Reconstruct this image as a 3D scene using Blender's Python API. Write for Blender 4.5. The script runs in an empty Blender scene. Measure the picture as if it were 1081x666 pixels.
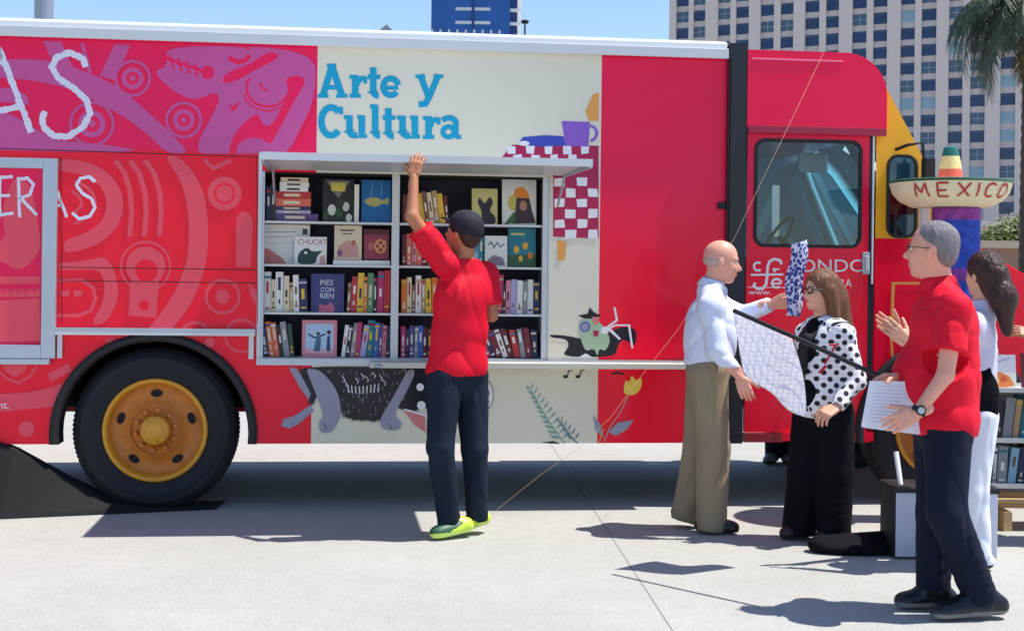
import bpy, bmesh, math, random
import numpy as np
from mathutils import Vector, Matrix
random.seed(7); RNG = np.random.RandomState(5)
PI = math.pi
C = bpy.context.scene.collection
SC = bpy.context.scene
# ------------------------------------------------------------------ camera
F_PX = 1500.0; CX = 540.5; HY = 290.0; ROLL = 0.0125; HC = 1.53
cr, sr = math.cos(ROLL), math.sin(ROLL)
def ray(px, py):
    A = (px-CX)/F_PX; B = (py-HY)/F_PX
    return (A*cr+B*sr, A*sr-B*cr)
def W(px, py, Y):                       # where a pixel's sight line reaches depth Y
    a, b = ray(px, py)
    return Vector((a*Y, Y, HC+b*Y))
def G(px, py):                          # where it meets the ground
    a, b = ray(px, py)
    Y = -HC/b
    return Vector((a*Y, Y, 0))
cam = bpy.data.cameras.new('camera'); camo = bpy.data.objects.new('camera', cam); C.objects.link(camo)
cam.sensor_width = 36; cam.lens = F_PX/1081*36; cam.shift_y = -(333-HY)/1081; cam.clip_end = 3000; cam.clip_start = 0.1
camo.matrix_world = Matrix(((cr, -sr, 0, 0), (0, 0, -1, 0), (sr, cr, 0, HC), (0, 0, 0, 1)))
SC.camera = camo
# ------------------------------------------------------------------ materials
def lin(c):
    return tuple(((x/255)/12.92 if x/255 <= 0.04045 else ((x/255+0.055)/1.055)**2.4) for x in c)
def nd(nt, t, **kw):
    n = nt.nodes.new(t)
    for k, v in kw.items(): setattr(n, k, v)
    return n
def mat(name, rgb, rough=0.5, metal=0.0, coat=0.0, var=0.08, scale=6.0, bump=0.0, bscale=60.0, spec=0.5, sheen=0.0, linear=False):
    m = bpy.data.materials.new(name); m.use_nodes = True; nt = m.node_tree
    b = nt.nodes['Principled BSDF']
    c = rgb if linear else lin(rgb)
    tc = nd(nt, 'ShaderNodeTexCoord')
    nz = nd(nt, 'ShaderNodeTexNoise'); nz.inputs['Scale'].default_value = scale; nz.inputs['Detail'].default_value = 5
    nt.links.new(tc.outputs['Object'], nz.inputs['Vector'])
    mx = nd(nt, 'ShaderNodeMix', data_type='RGBA')
    mx.inputs['A'].default_value = tuple(max(0, x*(1-var)) for x in c)+(1,)
    mx.inputs['B'].default_value = tuple(min(1, x*(1+var)) for x in c)+(1,)
    nt.links.new(nz.outputs['Fac'], mx.inputs['Factor'])
    nt.links.new(mx.outputs['Result'], b.inputs['Base Color'])
    b.inputs['Roughness'].default_value = rough; b.inputs['Metallic'].default_value = metal
    b.inputs['Coat Weight'].default_value = coat; b.inputs['Coat Roughness'].default_value = 0.06
    b.inputs['Specular IOR Level'].default_value = spec
    if sheen: b.inputs['Sheen Weight'].default_value = sheen
    if bump and name.endswith('cloth'):     # creases: a stretched, warped noise with sharp ridges
        mp = nd(nt, 'ShaderNodeMapping'); mp.inputs['Scale'].default_value = (12, 12, 4.5); mp.inputs['Rotation'].default_value = (.4, .6, .3); nt.links.new(tc.outputs['Object'], mp.inputs[0])
        n2 = nd(nt, 'ShaderNodeTexNoise', noise_type='RIDGED_MULTIFRACTAL'); n2.inputs['Scale'].default_value = .8; n2.inputs['Detail'].default_value = 2.5; n2.inputs['Distortion'].default_value = .8; nt.links.new(mp.outputs[0], n2.inputs['Vector'])
        bp = nd(nt, 'ShaderNodeBump'); bp.inputs['Strength'].default_value = min(1, bump*1.7); bp.inputs['Distance'].default_value = .022
        nt.links.new(n2.outputs['Fac'], bp.inputs['Height']); nt.links.new(bp.outputs['Normal'], b.inputs['Normal'])
    elif bump:
        n2 = nd(nt, 'ShaderNodeTexNoise'); n2.inputs['Scale'].default_value = bscale; n2.inputs['Detail'].default_value = 4
        nt.links.new(tc.outputs['Object'], n2.inputs['Vector'])
        bp = nd(nt, 'ShaderNodeBump'); bp.inputs['Strength'].default_value = bump; bp.inputs['Distance'].default_value = 0.02
        nt.links.new(n2.outputs['Fac'], bp.inputs['Height']); nt.links.new(bp.outputs['Normal'], b.inputs['Normal'])
    m['mix'] = mx.name
    return m
_pc = {}
def hair_mat(name, rgb, var=.45, rough=.42):
    m = mat(name, rgb, rough, var=var, scale=5, bump=.9, bscale=7, spec=.4); nt = m.node_tree
    mp = nd(nt, 'ShaderNodeMapping'); mp.inputs['Scale'].default_value = (34, 34, 3.5)
    tc = [n for n in nt.nodes if n.type == 'TEX_COORD'][0]; nt.links.new(tc.outputs['Object'], mp.inputs[0])
    for n in nt.nodes:
        if n.type == 'TEX_NOISE': nt.links.new(mp.outputs[0], n.inputs['Vector']); n.inputs['Scale'].default_value = 1.6; n.inputs['Detail'].default_value = 6; n.inputs['Distortion'].default_value = .5
    return m
def translucent(m, f=.4):
    nt = m.node_tree; b = nt.nodes['Principled BSDF']; t = nd(nt, 'ShaderNodeBsdfTranslucent'); mx = nd(nt, 'ShaderNodeMixShader'); mx.inputs[0].default_value = f
    src = b.inputs['Base Color'].links[0].from_socket; nt.links.new(src, t.inputs[0]); nt.links.new(b.outputs[0], mx.inputs[1]); nt.links.new(t.outputs[0], mx.inputs[2]); nt.links.new(mx.outputs[0], nt.nodes['Material Output'].inputs[0])
def pal(rgb, rough=0.5, **k):
    key = (tuple(rgb), rough, tuple(sorted(k.items())))
    if key not in _pc: _pc[key] = mat('paint_%d_%d_%d' % tuple(rgb), rgb, rough, **k)
    return _pc[key]
# ------------------------------------------------------------------ objects
def tag(o, label=None, cat=None, group=None, kind=None):
    if label: o['label'] = label
    if cat: o['category'] = cat
    if group: o['group'] = group
    if kind: o['kind'] = kind
    return o
def empty(name, loc, rz=0):
    o = bpy.data.objects.new(name, None); C.objects.link(o); o.location = loc; o.rotation_euler = (0, 0, rz); o.empty_display_size = .1
    return o
class MB:
    def __init__(s): s.v = []; s.f = []; s.m = []; s.sm = []; s.mats = []
    def mi(s, m):
        if m not in s.mats: s.mats.append(m)
        return s.mats.index(m)
    def add(s, vs, fs, m, smooth=False):
        k = len(s.v); s.v += [tuple(p) for p in vs]; i = s.mi(m)
        for f in fs: s.f.append([k+a for a in f]); s.m.append(i); s.sm.append(smooth)
    def box(s, a, b, m, M=None):
        x0, y0, z0 = [min(a[i], b[i]) for i in range(3)]; x1, y1, z1 = [max(a[i], b[i]) for i in range(3)]
        vs = [Vector(p) for p in ((x0,y0,z0),(x1,y0,z0),(x1,y1,z0),(x0,y1,z0),(x0,y0,z1),(x1,y0,z1),(x1,y1,z1),(x0,y1,z1))]
        if M: vs = [M @ p for p in vs]
        s.add(vs, [(0,3,2,1),(4,5,6,7),(0,1,5,4),(1,2,6,5),(2,3,7,6),(3,0,4,7)], m)
    def prism(s, poly, d, m, m2=None):      # poly: 3D points of one face, d: offset vector to the other
        n = len(poly); d = Vector(d)
        a = [Vector(p) for p in poly]; b = [p+d for p in a]
        s.add(a+b, [tuple(range(n))], m)
        s.add(a+b, [tuple(range(2*n-1, n-1, -1))]+[(i, (i+n), (i+1) % n+n, (i+1) % n) for i in range(n)], m2 or m)
    def tube(s, pts, r, m, n=8, cap=True):
        pts = [Vector(p) for p in pts]; rs = r if isinstance(r, (list, tuple)) else [r]*len(pts)
        vs = []; up = None
        for i, p in enumerate(pts):
            t = (pts[min(i+1, len(pts)-1)]-pts[max(i-1, 0)]).normalized()
            if up is None: up = t.orthogonal().normalized()
            else:
                up = (up-t*up.dot(t)).normalized()
            bi = t.cross(up)
            for k in range(n):
                a = 2*PI*k/n; vs.append(p+(up*math.cos(a)+bi*math.sin(a))*rs[i])
        fs = [(i*n+k, i*n+(k+1) % n, (i+1)*n+(k+1) % n, (i+1)*n+k) for i in range(len(pts)-1) for k in range(n)]
        s.add(vs, fs, m, True)
        if cap: s.add(vs, [tuple(range(n-1, -1, -1)), tuple((len(pts)-1)*n+k for k in range(n))], m)
    def lathe(s, prof, m, c=(0,0,0), ax='z', n=40, smooth=True, closed=False):   # prof: (radius, height)
        vs = []; c = Vector(c)
        for r, h in prof:
            for k in range(n):
                a = 2*PI*k/n; x, y = r*math.cos(a), r*math.sin(a)
                vs.append(c+Vector((x, y, h) if ax == 'z' else (x, h, -y) if ax == 'y' else (h, x, y)))
        fs = [(i*n+k, i*n+(k+1) % n, (i+1)*n+(k+1) % n, (i+1)*n+k) for i in range(len(prof)-1) for k in range(n)]
        s.add(vs, fs, m, smooth)
    def disc(s, c, r, m, ax='y', n=24, sgn=1):
        c = Vector(c); vs = []
        for k in range(n):
            a = 2*PI*k/n*sgn; x, y = r*math.cos(a), r*math.sin(a)
            vs.append(c+Vector((x, 0, y) if ax == 'y' else (x, y, 0)))
        s.add(vs, [tuple(range(n))], m)
    def build(s, name, parent=None, bevel=0, loc=None, fix=True):
        me = bpy.data.meshes.new(name); me.from_pydata(s.v, [], s.f)
        for m in s.mats: me.materials.append(m)
        me.polygons.foreach_set('material_index', s.m); me.polygons.foreach_set('use_smooth', s.sm)
        me.update()
        o = bpy.data.objects.new(name, me); C.objects.link(o)
        if parent: o.parent = parent
        if loc is not None: o.location = loc
        if bevel:
            b = o.modifiers.new('bevel', 'BEVEL'); b.width = bevel; b.segments = 2; b.limit_method = 'ANGLE'; b.angle_limit = 0.6
        return o
def fold(o, base):     # move a mesh object's origin to base
    o.data.transform(Matrix.Translation(-Vector(base))); o.location = base
    return o
def text_mesh(body, size, m, fn, mb, align='LEFT', off=0.0, sx=1.0):   # default font outlines mapped by fn(x, y, off)
    cu = bpy.data.curves.new('t', 'FONT'); cu.body = body; cu.size = size; cu.align_x = align; cu.resolution_u = 3; cu.offset = off
    o = bpy.data.objects.new('t', cu); C.objects.link(o)
    dg = bpy.context.evaluated_depsgraph_get(); me = bpy.data.meshes.new_from_object(o.evaluated_get(dg))
    mb.add([fn(v.co.x*sx, v.co.y) for v in me.vertices], [tuple(p.vertices) for p in me.polygons], m)
    bpy.data.objects.remove(o); bpy.data.curves.remove(cu); bpy.data.meshes.remove(me)
def arc(cx, cy, rx, ry, a0, a1, n=14):
    return [(cx+rx*math.cos(math.radians(a0+(a1-a0)*i/n)), cy-ry*math.sin(math.radians(a0+(a1-a0)*i/n))) for i in range(n+1)]
class Art:      # flat painted shapes on a surface; every shape gets its own hair-thin layer
    def __init__(s, fn, first=0.002, step=0.00004): s.fn = fn; s.o = first; s.st = step; s.mb = MB()
    def nxt(s): s.o += s.st; return s.o
    def poly(s, pts, m, sm=None):
        if sm or (sm is None and len(pts) > 7):
            for _ in range(2):
                q = []
                for i in range(len(pts)):
                    a, b = pts[i], pts[(i+1) % len(pts)]; q += [(a[0]*.78+b[0]*.22, a[1]*.78+b[1]*.22), (a[0]*.22+b[0]*.78, a[1]*.22+b[1]*.78)]
                pts = q
        o = s.nxt(); bm = bmesh.new()
        vs = [bm.verts.new(s.fn(x, y, o)) for x, y in pts]
        f = bm.faces.new(vs); f.normal_update()
        r = bmesh.ops.triangulate(bm, faces=[f])
        bm.verts.index_update()
        s.mb.add([v.co.copy() for v in bm.verts], [tuple(v.index for v in f.verts) for f in bm.faces], m); bm.free()
    def stroke(s, pts, w, m, closed=False, jit=0.0, rnd=True):
        if jit:
            q = []
            for (x0, y0), (x1, y1) in zip(pts, pts[1:]):
                k = max(2, int(math.hypot(x1-x0, y1-y0)/2.2))
                q += [(x0+(x1-x0)*i/k, y0+(y1-y0)*i/k) for i in range(k)]
            pts = q+[pts[-1]]
        o = s.nxt(); n = len(pts); L = []; Rr = []
        for i in range(n):
            a = pts[(i-1) % n] if closed else pts[max(i-1, 0)]; b = pts[(i+1) % n] if closed else pts[min(i+1, n-1)]
            dx, dy = b[0]-a[0], b[1]-a[1]; l = math.hypot(dx, dy) or 1
            k = 1.0
            if 0 < i < n-1 or closed:
                d1 = (pts[i][0]-a[0], pts[i][1]-a[1]); l1 = math.hypot(*d1) or 1
                cs = abs((d1[0]*dx+d1[1]*dy)/(l1*l)); k = 1/max(cs, .5)
            hw = w/2*k; j1 = random.uniform(-jit, jit); j2 = random.uniform(-jit, jit)
            L.append((pts[i][0]-dy/l*(hw+j1), pts[i][1]+dx/l*(hw+j1))); Rr.append((pts[i][0]+dy/l*(hw+j2), pts[i][1]-dx/l*(hw+j2)))
        vs = [s.fn(x, y, o) for x, y in L+Rr]
        fs = [(i, (i+1) % n, (i+1) % n+n, i+n) for i in range(n if closed else n-1)]
        s.mb.add(vs, fs, m)
    def ring(s, cx, cy, r, w, m, ry=None): s.stroke(arc(cx, cy, r, ry or r, 0, 360, 26)[:-1], w, m, closed=True)
    def disc(s, cx, cy, r, m, ry=None): s.poly(arc(cx, cy, r, ry or r, 0, 360, 20)[:-1], m, False)
# ------------------------------------------------------------------ world and light
w = bpy.data.worlds.new('World'); SC.world = w; w.use_nodes = True
sky = w.node_tree.nodes.new('ShaderNodeTexSky'); sky.sky_type = 'NISHITA'; sky.sun_disc = False
SUN = Vector((0.45, 0.0, 1.0)).normalized()
sky.sun_elevation = math.asin(SUN.z); sky.sun_rotation = math.atan2(SUN.x, SUN.y)
sky.air_density = 1.0; sky.dust_density = 0.15; sky.ozone_density = 4.0; sky.altitude = 0
w.node_tree.links.new(sky.outputs[0], w.node_tree.nodes['Background'].inputs[0]); w.node_tree.nodes['Background'].inputs[1].default_value = 0.104
sl = bpy.data.lights.new('sun', 'SUN'); sl.energy = 3.7; sl.angle = math.radians(0.5); sl.color = (1, .95, .87)
so = bpy.data.objects.new('sun', sl); C.objects.link(so); so.rotation_euler = SUN.to_track_quat('Z', 'Y').to_euler(); so.location = SUN*60
SC.view_settings.view_transform = 'Standard'; SC.view_settings.look = 'None'; SC.view_settings.gamma = 1; SC.view_settings.use_curve_mapping = False
SC.view_settings.exposure = 0.80
# ------------------------------------------------------------------ figures: smooth-blended bodies meshed by surface nets
class Sdf:
    def __init__(s): s.p = []
    def cone(s, a, b, ra, rb, k=.02, sub=False, fl=None): s.p.append(('c', np.array(a, float), np.array(b, float), ra, rb, k, sub, fl)); return s
    def ell(s, c, r, R=None, k=.02, sub=False): s.p.append(('e', np.array(c, float), np.array(r, float), np.eye(3) if R is None else np.array(R, float), k, k, sub, None)); return s
    def mesh(s, h, cuts=(), wr=0.0, wf=1.0, seed=0, extra=None):
        lo = np.full(3, 1e9); hi = -lo
        bb = []
        for p in s.p:
            if p[0] == 'c': a = np.minimum(p[1]-p[3], p[2]-p[4]); b = np.maximum(p[1]+p[3], p[2]+p[4])
            else: r = p[2].max(); a = p[1]-r; b = p[1]+r
            bb.append((a, b))
            if not p[6]: lo = np.minimum(lo, a); hi = np.maximum(hi, b)
        pad = 3*h+wr*2+.01; lo -= pad; hi += pad
        n = np.ceil((hi-lo)/h).astype(int)+1
        Fd = np.full(n, .2, np.float32)
        ax = [lo[i]+np.arange(n[i])*h for i in range(3)]
        for p, (a, b) in zip(s.p, bb):
            k = p[5] if p[0] == 'c' else p[4]
            m = k+.03
            i0 = np.clip(((a-m-lo)/h).astype(int), 0, n-1); i1 = np.clip(((b+m-lo)/h).astype(int)+2, 1, n)
            if (i1 <= i0).any(): continue
            X, Y, Z = np.meshgrid(ax[0][i0[0]:i1[0]], ax[1][i0[1]:i1[1]], ax[2][i0[2]:i1[2]], indexing='ij')
            if p[0] == 'c':
                ab = p[2]-p[1]; L2 = ab.dot(ab)+1e-9
                t = np.clip(((X-p[1][0])*ab[0]+(Y-p[1][1])*ab[1]+(Z-p[1][2])*ab[2])/L2, 0, 1)
                dx, dy, dz = X-p[1][0]-t*ab[0], Y-p[1][1]-t*ab[1], Z-p[1][2]-t*ab[2]
                if p[7] is not None:      # flattened cross-section: squeeze distance along fl (axis, factor)
                    fa, ff = np.array(p[7][0], float), p[7][1]
                    q = dx*fa[0]+dy*fa[1]+dz*fa[2]; e = q*(1/ff-1); dx = dx+e*fa[0]; dy = dy+e*fa[1]; dz = dz+e*fa[2]
                    d = (np.sqrt(dx*dx+dy*dy+dz*dz)-(p[3]+(p[4]-p[3])*t))
                else: d = np.sqrt(dx*dx+dy*dy+dz*dz)-(p[3]+(p[4]-p[3])*t)
            else:
                R = p[3]; dx, dy, dz = X-p[1][0], Y-p[1][1], Z-p[1][2]
                q = [(dx*R[0][i]+dy*R[1][i]+dz*R[2][i])/p[2][i] for i in range(3)]
                k0 = np.sqrt(q[0]**2+q[1]**2+q[2]**2)+1e-9
                k1 = np.sqrt((q[0]/p[2][0])**2+(q[1]/p[2][1])**2+(q[2]/p[2][2])**2)+1e-9
                d = k0*(k0-1)/k1
            sl_ = tuple(slice(i0[i], i1[i]) for i in range(3)); cur = Fd[sl_]
            if p[6]: hh = np.clip(.5-.5*(cur+d)/k, 0, 1); Fd[sl_] = cur*(1-hh)-d*hh+k*hh*(1-hh)
            else: hh = np.clip(.5+.5*(cur-d)/k, 0, 1); Fd[sl_] = cur*(1-hh)+d*hh-k*hh*(1-hh)
        if wr or extra or len(cuts):
            X, Y, Z = np.meshgrid(*ax, indexing='ij')
            if wr:
                q = seed*1.7
                rg = lambda ph: .55-1.6*np.abs(np.sin(ph))**.7+.5*np.sin(ph)**2
                m1 = np.clip(.5+.8*np.sin(7*X+5*Z+4*Y+q), 0, 1); m2 = np.clip(.5+.8*np.sin(6*Z-5*X+3*Y+2.3*q), 0, 1)
                if wf < 1.1:
                    a = rg(15*(X*.8+Z*.55+.4*Y)+1.3*np.sin(4*Z+q)+.9*np.sin(7*X+q))*m1
                    b = rg(19*(X*.45-Z*.85-.3*Y)+1.4*np.sin(5*X+q)+.7*np.sin(8*Z+q))*m2
                    c_ = rg(30*(X*.9+Z*.2+.6*Y)+2*np.sin(5*Z+2*q))*(1-m1)
                    Fd = Fd+wr*(1.0*a+.9*b+.5*c_)
                else:
                    a = rg(17*(X+.7*Y)+1.6*np.sin(3.2*Z+q)+.5*np.sin(9*Z))*m1
                    b = rg(15*(Z+.9*X*np.sin(2*Z+q))+1.2*np.sin(7*X+4*Y))*m2
                    Fd = Fd+wr*(1.0*a+.4*b)
            if extra: Fd = extra(Fd, X, Y, Z)
            for (pt, nn) in cuts:     # keep the side where (p-pt).n < 0
                Fd = np.maximum(Fd, (X-pt[0])*nn[0]+(Y-pt[1])*nn[1]+(Z-pt[2])*nn[2])
        return nets(Fd, lo, h)
def nets(Fd, lo, h):
    S = Fd < 0; n = Fd.shape
    cnt = np.zeros((n[0]-1, n[1]-1, n[2]-1), np.int8)
    for i in (0, 1):
        for j in (0, 1):
            for k in (0, 1): cnt += S[i:n[0]-1+i, j:n[1]-1+j, k:n[2]-1+k]
    act = (cnt > 0) & (cnt < 8); I, J, K = np.nonzero(act)
    idx = np.full(act.shape, -1, np.int64); idx[I, J, K] = np.arange(len(I))
    P = np.zeros((len(I), 3)); N = np.zeros(len(I)); E = [(0,0,0),(1,0,0),(0,1,0),(0,0,1),(1,1,0),(1,0,1),(0,1,1),(1,1,1)]
    for a in range(3):
        for e in E:
            if e[a]: continue
            e2 = list(e); e2[a] = 1
            f0 = Fd[I+e[0], J+e[1], K+e[2]]; f1 = Fd[I+e2[0], J+e2[1], K+e2[2]]
            c = (f0 < 0) != (f1 < 0); t = np.where(c, f0/np.where(c, f0-f1, 1), 0)
            q = np.array(e, float)[None, :].repeat(len(I), 0); q[:, a] += t
            P += q*c[:, None]; N += c
    V = (np.stack([I, J, K], 1)+P/N[:, None])*h+lo
    Fs = []
    for a in range(3):
        b, c = (a+1) % 3, (a+2) % 3
        s0 = [slice(None)]*3; s1 = [slice(None)]*3; s0[a] = slice(0, -1); s1[a] = slice(1, None)
        A0 = S[tuple(s0)]; A1 = S[tuple(s1)]; D = np.argwhere(A0 != A1)
        if not len(D): continue
        D = D[(D[:, b] > 0) & (D[:, c] > 0) & (D[:, b] < n[b]-1) & (D[:, c] < n[c]-1)]
        ins = A0[D[:, 0], D[:, 1], D[:, 2]]
        def g(db, dc):
            q = D.copy(); q[:, b] += db; q[:, c] += dc; return idx[q[:, 0], q[:, 1], q[:, 2]]
        Q = np.stack([g(-1, -1), g(0, -1), g(0, 0), g(-1, 0)], 1)
        Q[~ins] = Q[~ins][:, ::-1]; Fs.append(Q)
    return V, np.concatenate(Fs)
def np_obj(name, parts, mats, parent, base, matfn=None, smooth=2):
    vs = []; fs = []; k = 0
    for V, Fc in parts: vs.append(V); fs.append(Fc+k); k += len(V)
    V = np.concatenate(vs)-np.array(base); Fc = np.concatenate(fs)
    me = bpy.data.meshes.new(name); me.from_pydata(V.tolist(), [], Fc.tolist())
    for m in mats: me.materials.append(m)
    if matfn is not None:
        ctr = V[Fc].mean(1)+np.array(base); me.polygons.foreach_set('material_index', matfn(ctr).astype(np.int32).tolist())
    me.polygons.foreach_set('use_smooth', [True]*len(Fc)); me.update()
    o = bpy.data.objects.new(name, me); C.objects.link(o); o.parent = parent
    if name in ('trousers', 'shirt', 'jacket'): smooth = 1
    if smooth:
        md = o.modifiers.new('relax', 'SMOOTH'); md.factor = .5; md.iterations = smooth
    return o
def npv(v): return np.array(v, float)
def unit(v): v = npv(v); return v/(np.linalg.norm(v)+1e-9)
def frame(fwd, up=(0, 0, 1)):      # columns: forward, left, up
    f = unit(fwd); l = unit(np.cross(up, f)); u = np.cross(f, l)
    return np.stack([f, l, u], 1)
def hand_sdf(wr, d, n, thumb, curl=.35, spread=.12, sc=1.0):   # wrist, pointing dir, palm normal, thumb side vector
    d = unit(d); n = unit(npv(n)-d*np.dot(n, d)); sd = unit(np.cross(d, n)); sd = sd*(1 if np.dot(sd, thumb) > 0 else -1)
    s = Sdf(); wr = npv(wr)
    s.cone(wr-d*.05*sc, wr+d*.01*sc, .028*sc, .026*sc, .012, fl=(n, .75))
    Ls = [.072, .08, .074, .058]
    for i in range(4):
        o = (1.5-i)*.0205*sc
        b0 = wr+d*.02*sc+sd*o*.7; b1 = wr+d*(.088-.004*abs(i-1))*sc+sd*o
        s.cone(b0, b1, .015*sc, .0125*sc, .012)
        dd = unit(d+sd*(1.5-i)*spread*.4); p = b1
        for j, fr in enumerate((.45, .32, .25)):
            ca = curl*(.8+.5*j)+i*.04; dd = unit(dd*math.cos(ca)+n*math.sin(ca)) if ca else dd
            q = p+dd*Ls[i]*fr*sc*1.05; s.cone(p, q, (.0098-.001*j)*sc, (.0088-.001*j)*sc, .004)
            # keep rotating frame
            nn = unit(n-dd*np.dot(n, dd)); n_use = nn; p = q
            if np.dot(nn, n) < .2: break
    t0 = wr+d*.025*sc+sd*.026*sc; td = unit(d*.75+sd*.75+n*.35)
    t1 = t0+td*.045*sc; td2 = unit(td+d*.5+n*curl*.8); t2 = t1+td2*.032*sc; t3 = t2+unit(td2+n*curl)*.025*sc
    s.cone(t0, t1, .016*sc, .0125*sc, .012); s.cone(t1, t2, .0115*sc, .0105*sc, .004); s.cone(t2, t3, .0105*sc, .008*sc, .004)
    return s
def head_prims(s, c, R, sc=1.0):
    def P(x, y, z): return npv(c)+R@(npv((x, y, z))*sc)
    k = sc
    s.ell(P(-.012, 0, .03), npv((.098, .078, .09))*k, R, .02)
    s.ell(P(.022, 0, -.035), npv((.07, .06, .088))*k, R, .025)
    s.ell(P(.058, 0, -.098), npv((.026, .028, .022))*k, R, .02)
    for y in (-1, 1):
        s.ell(P(.062, y*.036, -.03), npv((.022, .02, .024))*k, R, .018)
        s.ell(P(-.008, y*.078, -.012), npv((.019, .009, .031))*k, R, .005)
    s.ell(P(.074, 0, .022), npv((.018, .05, .011))*k, R, .012)
    for y in (-1, 1): s.ell(P(.1, y*.031, .0), npv((.017, .016, .011))*k, R, .008, True)
    s.cone(P(.084, 0, .005), P(.110, 0, -.033), .008*k, .0125*k, .009)
    s.ell(P(.092, 0, -.04), npv((.013, .018, .008))*k, R, .006)
    s.ell(P(.087, 0, -.062), npv((.010, .024, .0055))*k, R, .005); s.ell(P(.085, 0, -.074), npv((.010, .020, .006))*k, R, .005)
    return P
TR = math.radians
def person(label, J, face, skin, shirt, pants, shoes, hair, group=None, sex='m', res=.0085, sleeve='long', slv=.78, hands=None, tuck=False, up=(0, 0, 1), shirt_wr=.0045, hs=1.0, shirt_cut=None, bulk=1.0, waist=None, shirtname='shirt', collar=None, seed=1, shape=None, pant_r=(.088, .062, .058), pants_wr=.0035):
    """J: dict of joints in world space; returns the root Empty"""
    J = {k: npv(v) for k, v in J.items()}
    base = Vector(((J['anL'][0]+J['anR'][0])/2, (J['anL'][1]+J['anR'][1])/2, 0))
    root = empty('person', base); tag(root, label, 'person', group)
    R = frame(face, up)
    # ---- body
    s = Sdf(); P = head_prims(s, J['head'], R, hs)
    hd = J['head']; nk = J['neck']
    s.cone(nk, hd+R@npv((-.025, 0, -.06)), .058*hs, .053*hs, .025)
    sh = (J['shL']+J['shR'])/2; side = unit(J['shL']-J['shR']); upv = unit(nk-J['pel']); fw = unit(np.cross(side, upv)); ch = J['chest']
    s.ell(ch, (.15*bulk, .105*bulk, .17), np.stack([side, fw, upv], 1), .04)
    s.ell(J['pel'], (.15, .10, .12), np.stack([side, fw, upv], 1), .04)
    s.cone(ch, J['pel'], .10, .10, .05)
    for q in 'LR':
        s.cone(nk-upv*.02, J['sh'+q], .045, .05, .03)
        s.cone(J['sh'+q], J['el'+q], .05, .038, .02); s.cone(J['el'+q], J['wr'+q], .038, .026, .015)
        s.cone(J['hip'+q], J['kn'+q], .078, .052, .03); s.cone(J['kn'+q], J['an'+q], .05, .031, .02)
        s.cone(J['an'+q], J['an'+q]*.8+J['toe'+q]*.2-npv((0, 0, .015)), .032, .026, .02)
    parts = [s.mesh(res)]
    for q in 'LR':
        if hands and q in hands:
            hk = dict(hands[q]); parts.append(hand_sdf(J['wr'+q], hk.pop('d'), hk.pop('n'), hk.pop('t'), **hk).mesh(.0042))
    body = np_obj('body', parts, [skin], root, base)
    # ---- eyes
    for y in (-1, 1):
        e = MB(); c = P(.0755, y*.031, .001); 
        f = R@npv((1, 0, 0))
        for (r, off, m) in ((.0112, 0, M['eye_white']), (.0066, .0056, M['eye_dark'])):
            vs = []; fs = []; n = 10
            for i in range(7):
                th = PI*i/6
                for k in range(n): vs.append(Vector(c+f*off*hs)+Vector((math.sin(th)*math.cos(2*PI*k/n), math.sin(th)*math.sin(2*PI*k/n), math.cos(th)))*r*hs-base)
            fs = [(i*n+k, i*n+(k+1) % n, (i+1)*n+(k+1) % n, (i+1)*n+k) for i in range(6) for k in range(n)]
            e.add(vs, fs, m, True)
        e.build('eye', body)
    br = Sdf()
    for y in (-1, 1): br.cone(P(.093, y*.014, .019), P(.078, y*.048, .022), .0038, .003, .002)
    np_obj('eyebrow', [br.mesh(.003)], [hair.get('mat', M['hair_dark'])], body, (0, 0, 0), smooth=0).location = -Vector(base)
    lp = Sdf(); lp.ell(P(.0925, 0, -.0665), npv((.0065, .021, .006))*hs, R, .003)
    np_obj('lips', [lp.mesh(.003)], [M['lips']], body, (0, 0, 0), smooth=0).location = -Vector(base)
    # ---- trousers
    t = Sdf(); wz = waist if waist else J['pel'][2]+.1
    t.ell(J['pel']-npv((0, 0, .03)), (.172*bulk, .122*bulk, .15), np.stack([side, fw, upv], 1), .04)
    t.cone(J['pel'], J['pel']+upv*.12, .125*bulk, .12*bulk, .03, fl=(fw, .85))
    for q in 'LR':
        t.cone(J['hip'+q], J['kn'+q], pant_r[0]+.012, pant_r[1]+.008, .03); t.cone(J['kn'+q], J['an'+q]-npv((0, 0, .04)), pant_r[1]+.008, pant_r[2], .02)
    zc = min(J['anL'][2], J['anR'][2])
    def pext(Fd, X, Y, Z):
        d = np.full(Fd.shape, 1e3)
        for q in 'LR':
            ax_ = unit(J['kn'+q]-J['an'+q]); a = J['an'+q]-ax_*.045
            dd = (X-a[0])**2+(Y-a[1])**2+(Z-a[2])**2 < .16**2
            pl = -((X-a[0])*ax_[0]+(Y-a[1])*ax_[1]+(Z-a[2])*ax_[2])
            Fd = np.where(dd, np.maximum(Fd, pl), Fd)
        return Fd
    np_obj('trousers', [t.mesh(res, cuts=[((0, 0, wz), (0, 0, 1))], wr=pants_wr*1.5, wf=1.15, seed=seed+3, extra=pext)], [pants], root, base)
    # ---- shirt
    t = Sdf(); Rt = np.stack([side, fw, upv], 1)
    t.ell(ch, npv((.178, .132, .19))*npv((bulk, bulk, 1)), Rt, .04)
    t.ell((ch+J['pel'])/2, npv((.16, .125, .17))*npv((bulk, bulk, 1)), Rt, .05)
    t.cone(ch-npv((0, 0, .02)), J['pel']+npv((0, 0, .02)), .155*bulk, .162*bulk, .04, fl=(fw, .8))
    if shape: shape(t, J, Rt)
    hem = shirt_cut if shirt_cut is not None else wz-.02
    if hem < wz-.03: t.ell(J['pel'], (.178*bulk, .132*bulk, .17), Rt, .05)
    t.cone(nk-upv*.03, nk+upv*.02+R@npv((-.005, 0, 0)), .085, .068, .03)
    acut = []
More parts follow.
